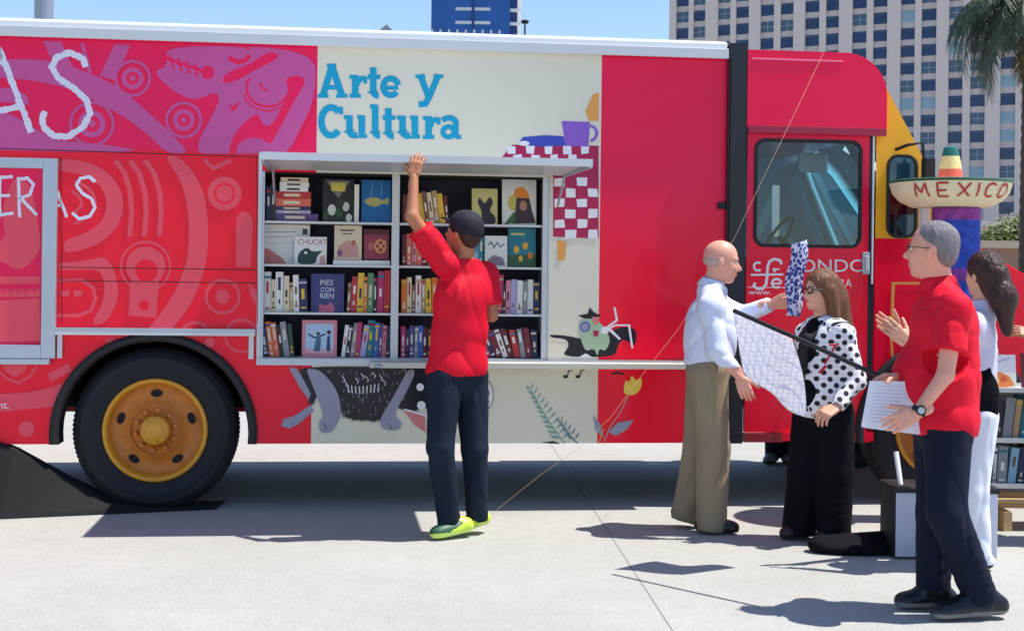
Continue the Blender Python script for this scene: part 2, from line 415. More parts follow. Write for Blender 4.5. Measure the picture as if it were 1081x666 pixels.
    for q in 'LR':
        t.cone(nk-upv*.03, J['sh'+q], .06, .068, .04)
        e, w_ = J['el'+q], J['wr'+q]; L = unit(e-J['sh'+q])
        if sleeve == 'short': t.cone(J['sh'+q], J['sh'+q]+(e-J['sh'+q])*slv, .072, .073, .03); acut.append((J['sh'+q]+(e-J['sh'+q])*(slv-.02), L))
        else: t.cone(J['sh'+q], e, .069, .056, .03); t.cone(e, w_, .055, .037, .02); acut.append((w_-unit(w_-e)*.008, unit(w_-e)))
    if not (collar and collar.get('nocut')): pass
    nb = nk+upv*.022; nax = unit(R@npv((.22, 0, .97)))
    def sext(Fd, X, Y, Z):
        for a, ax_ in acut:
            dd = (X-a[0])**2+(Y-a[1])**2+(Z-a[2])**2 < .13**2
            Fd = np.where(dd, np.maximum(Fd, (X-a[0])*ax_[0]+(Y-a[1])*ax_[1]+(Z-a[2])*ax_[2]), Fd)
        dd = (X-nb[0])**2+(Y-nb[1])**2+(Z-nb[2])**2 < .1**2
        return np.where(dd, np.maximum(Fd, (X-nb[0])*nax[0]+(Y-nb[1])*nax[1]+(Z-nb[2])*nax[2]), Fd)
    shm = np_obj(shirtname, [t.mesh(res, cuts=[((0, 0, hem), (0, 0, -1))], wr=shirt_wr*1.7, wf=1.0, seed=seed, extra=sext)], [shirt], root, base)
    if collar:
        cb = MB(); n = 22; r0, r1 = .069, .094
        vs = []
        for k in range(n+1):
            a = math.radians(28+(360-56)*k/n); fwdf = .5+.5*math.cos(a)
            dr = npv((math.cos(a), math.sin(a), 0))
            for (r, z) in ((r0, .03), (r0-.004, .034), (r1+.01*fwdf, -.016-.03*fwdf), (r1+.004+.01*fwdf, -.018-.03*fwdf)):
                vs.append(Vector(nk+R@(dr*npv((r*1.02, r, 0))+npv((.004, 0, z+.012-.02*fwdf))))-base)
        fs = [(4*k+j, 4*k+(j+1) % 4, 4*k+4+(j+1) % 4, 4*k+4+j) for k in range(n) for j in range(4)]
        cb.add(vs, fs, collar['mat'], True); cb.build('collar', shm)
    # ---- shoes
    for q in 'LR':
        t = Sdf(); a, o = J['an'+q], J['toe'+q]; d = unit(o-a)
        d0 = unit(npv((o[0]-a[0], o[1]-a[1], 0))); fl_ = o[2]; 
        ft = J.get('hl'+q)
        heel = ft if ft is not None else npv((a[0], a[1], o[2]))-d0*.045
        tilt = unit(o-heel); nrm = unit(np.cross(np.cross(tilt, (0, 0, 1)), tilt))
        t.cone(heel+nrm*.035, o+nrm*.026-tilt*.035, .042, .043, .03, fl=(nrm, .85))
        t.cone(heel+nrm*.045, a+npv((0, 0, -.005)), .042, .046 if shoes.get('high') else .04, .03); t.cone(a-npv((0, 0, .015)), o+nrm*.035-tilt*.08, .042, .036, .03)
        t.cone(heel+nrm*.03+tilt*.08, o+nrm*.025-tilt*.05, .04, .042, .03, fl=(nrm, .85))
        V = t.mesh(.006, cuts=[(heel-nrm*.0, -nrm)])
        up_, sole, acc = shoes['mats']; hh = heel.copy()
        def mf(c, hh=hh, nrm=nrm, tilt=tilt):
            z = (c-hh)@nrm; x = (c-hh)@tilt
            r = np.where(z < .024, 1, 0)
            return np.where((z >= .024) & (((x < .085+.05*np.sin(z*70)) | ((x > .15) & (z < .03))) if shoes.get('stripe') else (x < -9)), 2, r)
        np_obj('shoe', [V], [up_, sole, acc], root, base, mf)
    # ---- hair
    if hair.get('fn'):
        t = Sdf(); cuts = hair['fn'](t, P, R, hd) or []
        np_obj(hair.get('name', 'hair'), [t.mesh(.006, cuts=cuts, wr=hair.get('wr', .002), wf=2.4, seed=seed+9)], [hair['mat']], root if hair.get('name') else body, base)
    return root, body, P, base, J
# ------------------------------------------------------------------ shared materials
M = {}
M['eye_white'] = mat('eye_white', (225, 220, 212), .3); M['eye_dark'] = mat('eye_iris', (40, 26, 18), .2)
M['lips'] = mat('lips', (176, 92, 84), .5)
M['hair_dark'] = mat('hair_dark', (32, 24, 20), .5)
M['skin_light'] = mat('skin_light', (222, 164, 136), .5, var=.1, scale=9, bump=.05, bscale=90)
M['skin_pink'] = mat('skin_pink', (226, 160, 138), .48, var=.12, scale=8, bump=.05, bscale=90)
M['skin_tan'] = mat('skin_tan', (178, 116, 84), .5, var=.1, scale=9, bump=.05, bscale=90)
M['white'] = mat('white_enamel', (232, 234, 236), .35, var=.03)
M['alu'] = mat('aluminium', (176, 184, 198), .35, metal=.6, var=.08)
M['alu_light'] = mat('light_aluminium', (205, 208, 212), .4, metal=.25, var=.06)
M['black'] = mat('black_rubber', (20, 21, 26), .6, var=.15, bump=.1)
M['dark'] = mat('dark_underbody', (16, 17, 22), .8)
M['navy_strip'] = mat('black_trim', (22, 22, 34), .4)
def vinyl(name, rgb, rough=.28, var=.05):
    return mat(name, rgb, rough, coat=.12, var=var, scale=2.0, bump=.05, bscale=2.2, spec=.22)
M['red'] = vinyl('red_vinyl', (250, 14, 52)); M['magenta'] = vinyl('magenta_vinyl', (244, 16, 86)); M['cream'] = vinyl('cream_vinyl', (226, 220, 200), .45, .03)
M['mauve'] = vinyl('mauve_ink', (204, 84, 152)); M['salmon'] = vinyl('salmon_ink', (236, 78, 98)); M['teal'] = vinyl('teal_ink', (14, 158, 196))
M['chalk'] = vinyl('chalk_white_ink', (226, 222, 240), .5); M['yellow'] = vinyl('yellow_vinyl', (246, 178, 44)); M['crimson'] = vinyl('crimson_ink', (176, 28, 82))
M['inkblack'] = vinyl('black_ink', (34, 34, 44)); M['bluegrey'] = vinyl('blue_grey_ink', (150, 150, 172)); M['white_ink'] = vinyl('white_ink', (232, 230, 236))
M['blue_ink'] = vinyl('blue_ink', (62, 78, 178)); M['purple_ink'] = vinyl('purple_ink', (142, 94, 196)); M['orange_ink'] = vinyl('orange_ink', (232, 160, 84))
M['fern_ink'] = vinyl('fern_ink', (128, 168, 160)); M['green_ink'] = vinyl('pale_green_ink', (166, 190, 160)); M['tulip'] = vinyl('tulip_ink', (240, 206, 92)); M['pinkish'] = vinyl('pink_ink', (214, 128, 130))
M['seam'] = mat('seam_dark_red', (80, 10, 30), .6)  # dark red of the thin panel seam lines
# red at the bottom passing into magenta at the top, a blend across the vinyl sheet
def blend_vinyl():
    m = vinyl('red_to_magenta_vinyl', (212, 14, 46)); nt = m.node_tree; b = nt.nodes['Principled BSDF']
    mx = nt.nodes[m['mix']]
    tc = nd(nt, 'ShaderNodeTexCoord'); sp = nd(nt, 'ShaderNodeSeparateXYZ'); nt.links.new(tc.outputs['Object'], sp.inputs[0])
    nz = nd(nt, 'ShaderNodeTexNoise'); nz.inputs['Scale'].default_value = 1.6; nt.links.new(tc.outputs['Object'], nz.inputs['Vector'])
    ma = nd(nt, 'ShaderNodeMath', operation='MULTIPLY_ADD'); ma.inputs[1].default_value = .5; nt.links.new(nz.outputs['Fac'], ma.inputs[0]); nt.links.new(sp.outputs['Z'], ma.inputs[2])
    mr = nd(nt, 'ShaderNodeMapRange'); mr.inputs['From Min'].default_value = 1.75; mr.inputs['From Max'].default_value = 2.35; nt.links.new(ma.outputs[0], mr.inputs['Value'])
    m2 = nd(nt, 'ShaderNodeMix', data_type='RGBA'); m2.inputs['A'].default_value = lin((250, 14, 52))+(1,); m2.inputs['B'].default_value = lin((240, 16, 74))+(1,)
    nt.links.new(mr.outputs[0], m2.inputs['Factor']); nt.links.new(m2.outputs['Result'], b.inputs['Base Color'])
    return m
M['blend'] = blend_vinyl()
def glass(name, tint, tr=.75):
    m = bpy.data.materials.new(name); m.use_nodes = True; nt = m.node_tree; nt.nodes.remove(nt.nodes['Principled BSDF'])
    t = nd(nt, 'ShaderNodeBsdfTransparent'); t.inputs[0].default_value = tint+(1,)
    g = nd(nt, 'ShaderNodeBsdfGlossy'); g.inputs['Roughness'].default_value = .02; g.inputs[0].default_value = (.9, .95, 1, 1)
    fr = nd(nt, 'ShaderNodeFresnel'); fr.inputs[0].default_value = 1.5
    ma = nd(nt, 'ShaderNodeMath', operation='MULTIPLY_ADD'); ma.inputs[1].default_value = 1.0; ma.inputs[2].default_value = .015; nt.links.new(fr.outputs[0], ma.inputs[0])
    mx = nd(nt, 'ShaderNodeMixShader'); nt.links.new(ma.outputs[0], mx.inputs[0]); nt.links.new(t.outputs[0], mx.inputs[1]); nt.links.new(g.outputs[0], mx.inputs[2])
    nt.links.new(mx.outputs[0], nt.nodes['Material Output'].inputs[0]); return m
M['glass'] = glass('tinted_glass', (.56, .82, .88))
M['cab_in'] = mat('cab_interior', (150, 196, 206), .6); M['cab_dark'] = mat('cab_dark_plastic', (28, 38, 48), .5)
M['rim'] = mat('rim_orange_paint', (220, 152, 40), .4, var=.15, scale=14, bump=.05); M['rim_in'] = mat('rim_inner_rusty', (200, 118, 38), .5, var=.3, scale=18, bump=.1)
M['tyre'] = mat('tyre_rubber', (22, 24, 34), .75, var=.2, bump=.15, bscale=90)
# ------------------------------------------------------------------ ground
def concrete():
    m = bpy.data.materials.new('concrete_paving'); m.use_nodes = True; nt = m.node_tree; b = nt.nodes['Principled BSDF']; b.inputs['Roughness'].default_value = .9
    L = nt.links.new; tc = nd(nt, 'ShaderNodeTexCoord')
    n1 = nd(nt, 'ShaderNodeTexNoise'); n1.inputs['Scale'].default_value = .9; n1.inputs['Detail'].default_value = 8; n1.inputs['Roughness'].default_value = .65
    n2 = nd(nt, 'ShaderNodeTexNoise'); n2.inputs['Scale'].default_value = 70; n2.inputs['Detail'].default_value = 3
    n3 = nd(nt, 'ShaderNodeTexNoise'); n3.inputs['Scale'].default_value = 8; n3.inputs['Detail'].default_value = 10; n3.inputs['Roughness'].default_value = .7
    for n in (n1, n2, n3): L(tc.outputs['Object'], n.inputs['Vector'])
    r1 = nd(nt, 'ShaderNodeValToRGB'); r1.color_ramp.elements[0].position = .3; r1.color_ramp.elements[1].position = .7
    r1.color_ramp.elements[0].color = (.39, .386, .358, 1); r1.color_ramp.elements[1].color = (.445, .441, .411, 1); L(n1.outputs['Fac'], r1.inputs[0])
    r2 = nd(nt, 'ShaderNodeValToRGB'); r2.color_ramp.elements[0].position = .32; r2.color_ramp.elements[1].position = .62
    r2.color_ramp.elements[0].color = (.8, .8, .8, 1); r2.color_ramp.elements[1].color = (1.04, 1.04, 1.04, 1); L(n2.outputs['Fac'], r2.inputs[0])
    r3 = nd(nt, 'ShaderNodeValToRGB'); r3.color_ramp.elements[0].position = .25; r3.color_ramp.elements[1].position = .6
    r3.color_ramp.elements[0].color = (.9, .9, .89, 1); r3.color_ramp.elements[1].color = (1, 1, 1, 1); L(n3.outputs['Fac'], r3.inputs[0])
    def mul(a, bb):
        x = nd(nt, 'ShaderNodeMix', data_type='RGBA', blend_type='MULTIPLY'); x.inputs['Factor'].default_value = 1; L(a, x.inputs['A']); L(bb, x.inputs['B']); return x.outputs['Result']
    col = mul(mul(r1.outputs[0], r2.outputs[0]), r3.outputs[0])
    # expansion joints
    mp = nd(nt, 'ShaderNodeMapping'); mp.inputs['Rotation'].default_value = (0, 0, -math.radians(2.9)); L(tc.outputs['Object'], mp.inputs['Vector'])
    sp = nd(nt, 'ShaderNodeSeparateXYZ'); L(mp.outputs[0], sp.inputs[0])
    outs = []
    a = math.radians(-2.9); x0 = .64*math.cos(a)-7.6*math.sin(a)
    for ax_, per, off in (('X', 4.6, x0), ('Y', 6.5, 11.3)):
        s1 = nd(nt, 'ShaderNodeMath', operation='SUBTRACT'); L(sp.outputs[ax_], s1.inputs[0]); s1.inputs[1].default_value = off
        s2 = nd(nt, 'ShaderNodeMath', operation='PINGPONG'); L(s1.outputs[0], s2.inputs[0]); s2.inputs[1].default_value = per/2
        s3 = nd(nt, 'ShaderNodeMath', operation='LESS_THAN'); L(s2.outputs[0], s3.inputs[0]); s3.inputs[1].default_value = .0035
        outs.append(s3.outputs[0])
    mm = nd(nt, 'ShaderNodeMath', operation='MAXIMUM'); L(outs[0], mm.inputs[0]); L(outs[1], mm.inputs[1])
    mj = nd(nt, 'ShaderNodeMix', data_type='RGBA'); L(mm.outputs[0], mj.inputs['Factor']); L(col, mj.inputs['A']); mj.inputs['B'].default_value = (.16, .155, .15, 1)
    L(mj.outputs['Result'], b.inputs['Base Color'])
    bp = nd(nt, 'ShaderNodeBump'); bp.inputs['Strength'].default_value = .35; bp.inputs['Distance'].default_value = .004; L(n2.outputs['Fac'], bp.inputs['Height']); L(bp.outputs[0], b.inputs['Normal'])
    return m
g = MB(); g.add([(-900, -60, 0), (900, -60, 0), (900, 1800, 0), (-900, 1800, 0)], [(0, 1, 2, 3)], concrete())
tag(g.build('ground'), kind='structure')
# ------------------------------------------------------------------ truck frame of reference
TA = math.atan2(.57, 4.64)
TO = Vector((ray(0, 250)[0]*8.93, 8.93, 0))
tu = Vector((math.cos(TA), math.sin(TA), 0)); tv = Vector((-math.sin(TA), math.cos(TA), 0))
def T(px, py, v=0.0):           # pixel -> (u, v, z) on the plane v metres behind the truck's side
    a, b = ray(px, py); d = Vector((a, 1, b)); o = Vector((0, 0, HC))
    t = ((TO-o).dot(tv)+v)/d.dot(tv); p = o+d*t-TO
    return Vector((p.dot(tu), v, p.z))
def TW(p): return TO+tu*p[0]+tv*p[1]+Vector((0, 0, p[2]))
def U(px, py=250, v=0): return T(px, py, v).x
def Zt(px, py, v=0): return T(px, py, v).z
TS = lambda x, y, o: T(x, y, -o)
truck = empty('bookmobile_truck', TO, TA)
tag(truck, 'long red and cream step van painted as a mobile library with open bookshelves', 'truck')
ZR = 3.1; ZB = 0.425; WD = 2.15; ULEFT = -2.6
Zs = Zt(333, 163); Zrail = Zt(400, 50)
uL, u1, u2, u3 = ULEFT, U(333), U(633), U(766)
oL, oR, oT, oB = U(276), U(580), Zt(420, 184), Zt(420, 382)
dvec = (0, .03, 0)
def rect(mb, ua, ub, za, zb, m, v=0, d=dvec): mb.prism([(ua, v, za), (ub, v, za), (ub, v, zb), (ua, v, zb)], d, m)
sp_ = MB()
rect(sp_, uL, u1, Zs, Zrail, M['magenta'])
rect(sp_, u1, u2, oT, Zrail, M['cream'])
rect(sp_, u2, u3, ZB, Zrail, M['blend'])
rect(sp_, oR, u2, oB, oT, M['cream'])
ured = U(331)
rect(sp_, ured, u2, ZB, oB, M['cream'])
rect(sp_, u1-.0, u1+.0001, oT, Zs, M['cream']) if False else None
rect(sp_, oL, u1, oT, Zs, M['red'], v=.001)
# lower left red sheet with the wheel-arch cut out
wc = T(163, 458); RW = .52; RA = .64
def arch(cu_, r, z_lo, n=24):
    a0 = math.asin((z_lo-wc.z)/r)
    return [(cu_+r*math.cos(PI-a0-(PI-2*a0)*i/n)*1.0, 0, wc.z+r*math.sin(PI-a0-(PI-2*a0)*i/n)) for i in range(n+1)]
ap = arch(wc.x, RA, ZB)
sp_.prism([(uL, 0, ZB)]+ap+[(ured, 0, ZB), (ured, 0, oB), (oL, 0, oB), (oL, 0, Zs), (uL, 0, Zs)], dvec, M['red'])
sp_.build('side_panel', truck)
# the other walls, floor and roof
bd = MB()
bd.box((uL, WD-.03, ZB), (u3, WD, Zrail), M['red']); bd.box((uL-.03, 0, ZB), (uL, WD, ZR-.05), M['red'])
bd.box((uL, .80, .72), (oL-.05, WD-.05, .78), M['dark']); bd.box((oL-.05, .04, ZB+.03), (u3, WD-.05, ZB+.08), M['dark'])
bd.box((u3-.02, .04, ZB+.1), (u3, WD-.04, Zrail), M['cab_dark'])
bd.build('far_wall', truck)
rf = MB(); rf.box((uL-.06, -.035, Zrail), (U(765), WD+.035, ZR-.0), M['white'])
rf.build('roof', truck, bevel=.02)
rr = MB(); rr.box((uL-.06, -.05, Zrail-.012), (U(765), -.037, Zrail+.055), M['alu_light']); rr.build('roof_rail', truck, bevel=.004)
# wheels
def wheel(cu_, v0, sgn, name='wheel', orange=True):
    # sgn -1: outer face towards the camera side
    wroot = MB(); t_ = .26
    pr = [(.32, .02), (.34, .0), (.352, -.006), (.356, -.002), (.362, -.004), (.40, -.012), (.408, -.0165), (.416, -.0125), (.45, -.008), (.462, -.011), (.468, -.004), (.495, .012), (.515, .04), (.52, .07), (.52, t_-.07), (.515, t_-.04), (.49, t_-.01), (.40, t_), (.32, t_-.02), (.32, .02)]
    wroot.lathe([(r, h*(-sgn)) for r, h in pr], M['tyre'], (0, 0, 0), 'y', 64)
    for k in range(110):       # tread blocks
        a = 2*PI*k/110; Mx = Matrix.Rotation(a, 4, 'Y')
        wroot.box((.505, -sgn*.055, -.008), (.5225, -sgn*(t_-.055), .008), M['tyre'], Mx)
    ob = wroot.build('tyre', None)
    rm = MB(); mr = M['rim']; mi = M['rim_in']
    rm.lathe([(r, h*(-sgn)) for r, h in [(.325, .03), (.332, .004), (.322, -.008), (.308, -.004), (.30, .01), (.292, .06)]], mr, (0, 0, 0), 'y', 56)
    rm.lathe([(r, h*(-sgn)) for r, h in [(.292, .06), (.285, .075), (.18, .055), (.165, .03), (.16, .028), (.158, .05)]], mi, (0, 0, 0), 'y', 56)
    rm.lathe([(r, h*(-sgn)) for r, h in [(.158, .05), (.10, .045), (.098, .0), (.09, -.01)]], mi, (0, 0, 0), 'y', 40)
    ro = rm.build('rim', None)
    hb = MB(); bolts = []
    hb.lathe([(r, h*(-sgn)) for r, h in [(.09, -.01), (.06, -.03), (.03, -.035), (.0005, -.035)]], M['rim'], (0, 0, 0), 'y', 24)
    for k in range(8):
        a = 2*PI*k/8; q_ = MB(); q_.lathe([(r, h*(-sgn)) for r, h in [(.012, .0), (.012, -.03), (.0005, -.03)]], M['rim'], (.075*math.cos(a), 0, .075*math.sin(a)), 'y', 6, False); bolts.append(q_.build('hub_bolt'))
    ho = hb.build('hub', None)
    for k in range(10):
        a = 2*PI*k/10+.2; q_ = MB(); q_.lathe([(r, h*(-sgn)) for r, h in [(.014, .045), (.014, .01), (.0005, .008)]], M['rim_in'], (.128*math.cos(a), 0, .128*math.sin(a)), 'y', 6, False); bolts.append(q_.build('lug_nut'))
    for k in range(5):       # dark hand holes
        a = PI/2+2*PI*k/5; vs = []; nts = MB()
        for q in range(16):
            b_ = 2*PI*q/16; x, y = .024*math.cos(b_), .038*math.sin(b_)
            xx, yy = .232+x, y; vs.append((xx*math.cos(a)-yy*math.sin(a), -sgn*.0585, xx*math.sin(a)+yy*math.cos(a)))
        vs2 = [(p[0], -sgn*.07, p[2]) for p in vs]
        nts.add(vs+vs2, [tuple(range(16)) if sgn > 0 else tuple(range(15, -1, -1))]+[(q, (q+1) % 16, (q+1) % 16+16, q+16) for q in range(16)], M['dark']); bolts.append(nts.build('hand_hole'))
    e = bpy.data.objects.new(name, None); C.objects.link(e); e.parent = truck; e.location = (cu_, v0, .508); e.empty_display_size = .1
    for o_ in [ob, ro, ho]+bolts: o_.parent = e
    if not orange: pass
    return e
wheel(wc.x, .03, -1)
wf_ = T(998, 465)
wheel(wf_.x, .06, -1); wheel(wc.x-.13, WD-.1, 1); wheel(wf_.x, WD-.1, 1)
# arch trims and wells
for cx_ in (wc.x, wf_.x):
    at = MB(); n = 28; z_lo = ZB; ro, ri = RA+.006, RA-.05
    def ar(r, v): 
        a0 = math.asin((z_lo-wc.z)/r); return [Vector((cx_+r*math.cos(PI-a0-(PI-2*a0)*i/n), v, wc.z+r*math.sin(PI-a0-(PI-2*a0)*i/n))) for i in range(n+1)]
    A, B, A2, B2 = ar(ro, -.03), ar(ri, -.03), ar(ro, -.001), ar(ri, .15)
    vs = A+B+A2+B2; q = n+1
    at.add(vs, [(i, i+1, q+i+1, q+i) for i in range(n)]+[(i+1, i, 2*q+i, 2*q+i+1) for i in range(n)]+[(q+i, q+i+1, 3*q+i+1, 3*q+i) for i in range(n)], M['black'], True)
    at.build('wheel_arch', truck)
    wl = MB(); A = ar(ri+.02, .04); B = ar(ri+.02, .75); A = [Vector((p.x, p.y, max(p.z, .62))) for p in A]; B = [Vector((p.x, p.y, max(p.z, .62))) for p in B]
    wl.add(A+B, [(i, i+1, q+i+1, q+i) for i in range(n)], M['dark'], True); wl.add(B, [tuple(range(q))], M['dark'])
    wl.build('wheel_well', truck)
# axle, frame rails, tank under the body
un = MB(); un.tube([(wc.x, .25, .525), (wc.x, WD-.3, .525)], .06, M['dark']); un.tube([(wf_.x, .25, .50), (wf_.x, WD-.3, .50)], .05, M['dark'])
for v_ in (.65, WD-.65): un.box((uL+.2, v_, .6), (wf_.x+.6, v_+.08, .72), M['dark'])
un.box((1.7, .5, .5), (2.0, 1.6, .5+.1), M['dark'])
un.build('chassis', truck)
# ------------------------------------------------------------------ painted artwork
art = Art(TS); mv, mg, sa, rd = M['mauve'], M['magenta'], M['salmon'], M['red']
k = 3.18
def z2(L): return [(x/k, 30+y/k) for x, y in L]
art.poly(z2([(-200, 110), (0, 105), (130, 105), (200, 118), (270, 140), (340, 168), (400, 200), (450, 240), (500, 285), (550, 330), (590, 370), (636, 420), (560, 420), (500, 360), (430, 305), (330, 250), (240, 205), (130, 178), (0, 165), (-200, 172)]), mv)
art.poly(z2([(-200, 300), (0, 275), (60, 300), (180, 375), (300, 385), (470, 408), (400, 418), (-200, 405)]), mv)
art.poly(z2([(-200, 210), (40, 200), (90, 225), (100, 260), (60, 250), (-200, 245)]), mv)
art.poly(z2([(145, 42), (205, 46), (235, 110), (255, 150), (190, 128), (165, 90)]), mv)
art.poly(z2([(268, 50), (282, 50), (310, 150), (296, 150)]), mv)
art.poly(z2([(385, 55), (438, 58), (385, 175), (335, 160)]), mv)
for x, y, r in ((140, 83, 1.0), (194, 127, 1.0), (97, 131, 1.25)):
    art.disc(x, y, 15*r, mg); art.ring(x, y, 18*r, 3, mv); art.disc(x, y, 11.5*r, mv); art.disc(x, y, 7*r, mg); art.disc(x, y, 3*r, mv)
k4 = 4.44
def z4(L): return [(150+x/k4, 30+y/k4) for x, y in L]
art.poly(z4([(110, 78), (812, 96), (812, 335), (690, 588), (590, 588), (400, 588), (230, 588), (365, 345), (352, 296), (250, 340), (150, 300), (50, 205), (120, 180)]), mv)
art.poly(z4([(400, 588), (430, 500), (470, 450), (540, 395), (560, 440), (580, 462), (610, 450), (640, 400), (600, 548), (560, 515), (500, 512), (450, 545), (440, 588)]), mg)
art.poly(z4([(672, 240), (700, 224), (745, 226), (768, 250), (720, 330), (640, 480), (600, 550), (585, 520), (620, 440), (690, 300)]), mg)
art.poly(z4([(370, 262), (392, 210), (500, 172), (580, 118), (620, 112), (642, 130), (622, 152), (540, 190), (450, 246)]), mg)
art.stroke(z4(arc(455, 120, 48, 38, 200, 350)), 5, mg); art.stroke(z4(arc(470, 105, 30, 22, 10, 130)), 3, mg)
art.stroke(z4([(108, 140), (180, 165), (250, 190), (310, 212)]), 3.4, mg, jit=.5)
for i in range(5): art.stroke(z4([(128+i*40, 128+i*13), (150+i*36, 190+i*12)]), 2.6, mg, jit=.3)
art.disc(*z4([(308, 208)])[0], 7, mg)
art.stroke(z4(arc(590, 280, 100, 88, 150, 345, 22)), 2.6, mg); art.stroke(z4(arc(590, 280, 118, 108, 195, 330, 20)), 1.6, mg)
art.stroke(z4([(552, 255), (562, 280), (590, 296)]), 2.2, mg)
art.poly(z4([(402, 352), (428, 368), (462, 338), (446, 372), (424, 392)]), mg)
art.stroke(z4([(690, 588), (812, 345)]), 3, mg); art.poly(z4([(700, 588), (812, 372), (812, 588)]), mg)
# big chalk letters
for L in ([(-26, 142), (1, 56), (33, 140)], [(-16, 121), (23, 112)], [(x/3.33, y/3.33) for x, y in [(300, 237), (292, 207), (243, 186), (197, 205), (181, 236), (205, 275), (258, 310), (303, 350), (316, 400), (292, 448), (242, 480), (190, 480), (157, 452), (147, 420), (158, 392)]]):
    art.stroke(L, 6.6, M['chalk'], jit=.7)
# lower mural
s2 = 2.667
def z3(L): return [(x/s2, 150+y/s2) for x, y in L]
def bnd(o_, i_, m=sa): art.poly(z3(o_+i_[::-1]), m)
bnd([(500, 38), (550, 90), (580, 160), (588, 250), (582, 340), (548, 440), (500, 510), (440, 562)], [(462, 40), (505, 100), (527, 170), (533, 250), (528, 330), (495, 420), (440, 500), (380, 564)])
bnd([(165, 45), (250, 55), (310, 90), (345, 140), (348, 200), (320, 255), (265, 295), (180, 316)], [(165, 82), (230, 90), (275, 115), (298, 150), (300, 195), (280, 232), (240, 258), (180, 275)])
art.stroke(z3(arc(180, 170, 88, 62, -70, 70)), 3.5, sa); art.stroke(z3(arc(170, 170, 60, 36, -60, 60)), 3, sa)
for (x, dx) in ((325, 0), (366, 0), (408, 0)):
    bnd([(x, 52), (x+28, 90), (x+48, 150), (x+50, 210), (x+38, 275)], [(x+26, 50), (x+50, 95), (x+64, 150), (x+66, 210), (x+50, 272)][:5]) if False else art.stroke(z3([(x, 52), (x+26, 88), (x+42, 140), (x+46, 200), (x+40, 265)]), 5.4, sa)
art.ring(410/s2, 150+350/s2, 26, 2.4, sa); art.disc(410/s2, 150+350/s2, 21, sa); art.disc(412/s2, 150+362/s2, 12, rd)
art.poly(z3([(366, 395), (448, 395), (440, 495), (362, 488)]), sa); art.disc(405/s2, 150+460/s2, 5.5, rd)
art.ring(627/s2, 150+435/s2, 17.5, 3.4, sa); art.disc(627/s2, 150+435/s2, 7.5, sa)
art.disc(632/s2, 150+145/s2, 18, sa); art.ring(632/s2, 150+145/s2, 10, 2.2, rd)
art.poly(z3([(665, 350), (665, 215), (680, 195), (700, 198), (712, 220), (706, 352)]), sa); art.poly(z3([(700, 395), (725, 420), (725, 470), (705, 430)]), sa)
art.stroke(z3([(162, 390), (230, 388), (262, 410), (270, 440), (255, 475), (220, 488), (162, 488)]), 3.6, sa); art.stroke(z3([(170, 426), (196, 426)]), 6, sa); art.stroke(z3([(208, 426), (232, 426)]), 6, sa)
bnd([(165, 340), (230, 335), (300, 320), (330, 380), (335, 440), (300, 510)], [(165, 362), (230, 358), (280, 360), (296, 400), (290, 450), (255, 515)])
art.stroke(z3([(575, 50), (600, 75), (650, 52)]), 4, sa); art.stroke(z3(arc(550, 530, 32, 22, 0, 180)), 3, sa)
art.ring(680/s2, 150+545/s2, 17, 3, sa)
k3 = 3.86
def z5(L): return [(x/k3, 330+y/k3) for x, y in L]
art.stroke(z5([(200, 265), (285, 222)]), 9, sa); art.disc(*z5([(108, 473)])[0], 8.6, sa)
art.poly(z5([(-200, 335), (0, 330), (120, 325), (225, 300), (300, 270), (260, 330), (240, 380), (120, 392), (0, 405), (-200, 410)]), sa)
art.stroke(z5([(-10, 232), (30, 270), (75, 285), (120, 262), (150, 215)]), 3, sa); art.poly(z5([(0, 200), (120, 205), (100, 240), (60, 262), (20, 240)]), sa)
art.poly(z5([(430, 108), (470, 100), (455, 120), (435, 122)]), sa); art.disc(*z5([(855, 122)])[0], 5.5, sa)
art.stroke(z3([(200+x*0, 0) for x in ()]), 1, sa) if False else None
art.stroke([(x/s2, 150+y/s2) for x, y in [(268, 112), (252, 98), (226, 102), (215, 122), (232, 145), (258, 160), (268, 185), (252, 210), (222, 216), (203, 200)]], 3.4, M['chalk'], jit=.3)
art.stroke(z3([(140, 98), (162, 140), (188, 212)]), 3.2, M['chalk'], jit=.3); art.stroke(z3([(120, 182), (178, 178)]), 2.8, M['chalk'], jit=.3)
# seams
for L in ([(0, 157), (275, 166)], [(62, 282), (270, 285)], [(62, 296), (270, 299)]): art.stroke(L, .9, M['seam'])
# small white caption at the far left
def tsx(x0, y0): return lambda x, y: TS(x0+x, y0-y, art.o)
art.nxt(); text_mesh('nt,', 11, M['white_ink'], tsx(-2, 431), art.mb)
art.mb.build('painted_artwork', truck); art = Art(TS)
# ---- Arte y Cultura in slab letters
te = M['teal']; SW = 7.0
def st(L, w=SW): art.stroke(L, w, te)
def slab(x0, x1, y, w=4.2): art.stroke([(x0, y), (x1, y)], w, te)
def L_r(x, yb, h=24):
    st([(x+6, yb), (x+6, yb-h)]); slab(x, x+12, yb-2); slab(x, x+6, yb-h+2); st([(x+8, yb-h+11)]+arc(x+14, yb-h+10, 5.5, 6.5, 150, 55, 6), 5.5); st([(x+16.6, yb-h+3), (x+16.6, yb-h+9)], 4)
def L_t(x, yb, h=32):
    st([(x+6, yb-h), (x+6, yb-7)]+arc(x+11, yb-7, 5, 4.5, 180, 280, 5)); slab(x, x+13.5, yb-22, 5)
def L_u(x, yb, h=24):
    st([(x+5, yb-h), (x+5, yb-8)]+arc(x+10.5, yb-8, 5.5, 5.2, 180, 300, 6)); st([(x+18, yb-h), (x+18, yb)]); slab(x-1, x+6, yb-h+2); slab(x+13, x+19, yb-h+2); slab(x+18, x+23.5, yb-2)
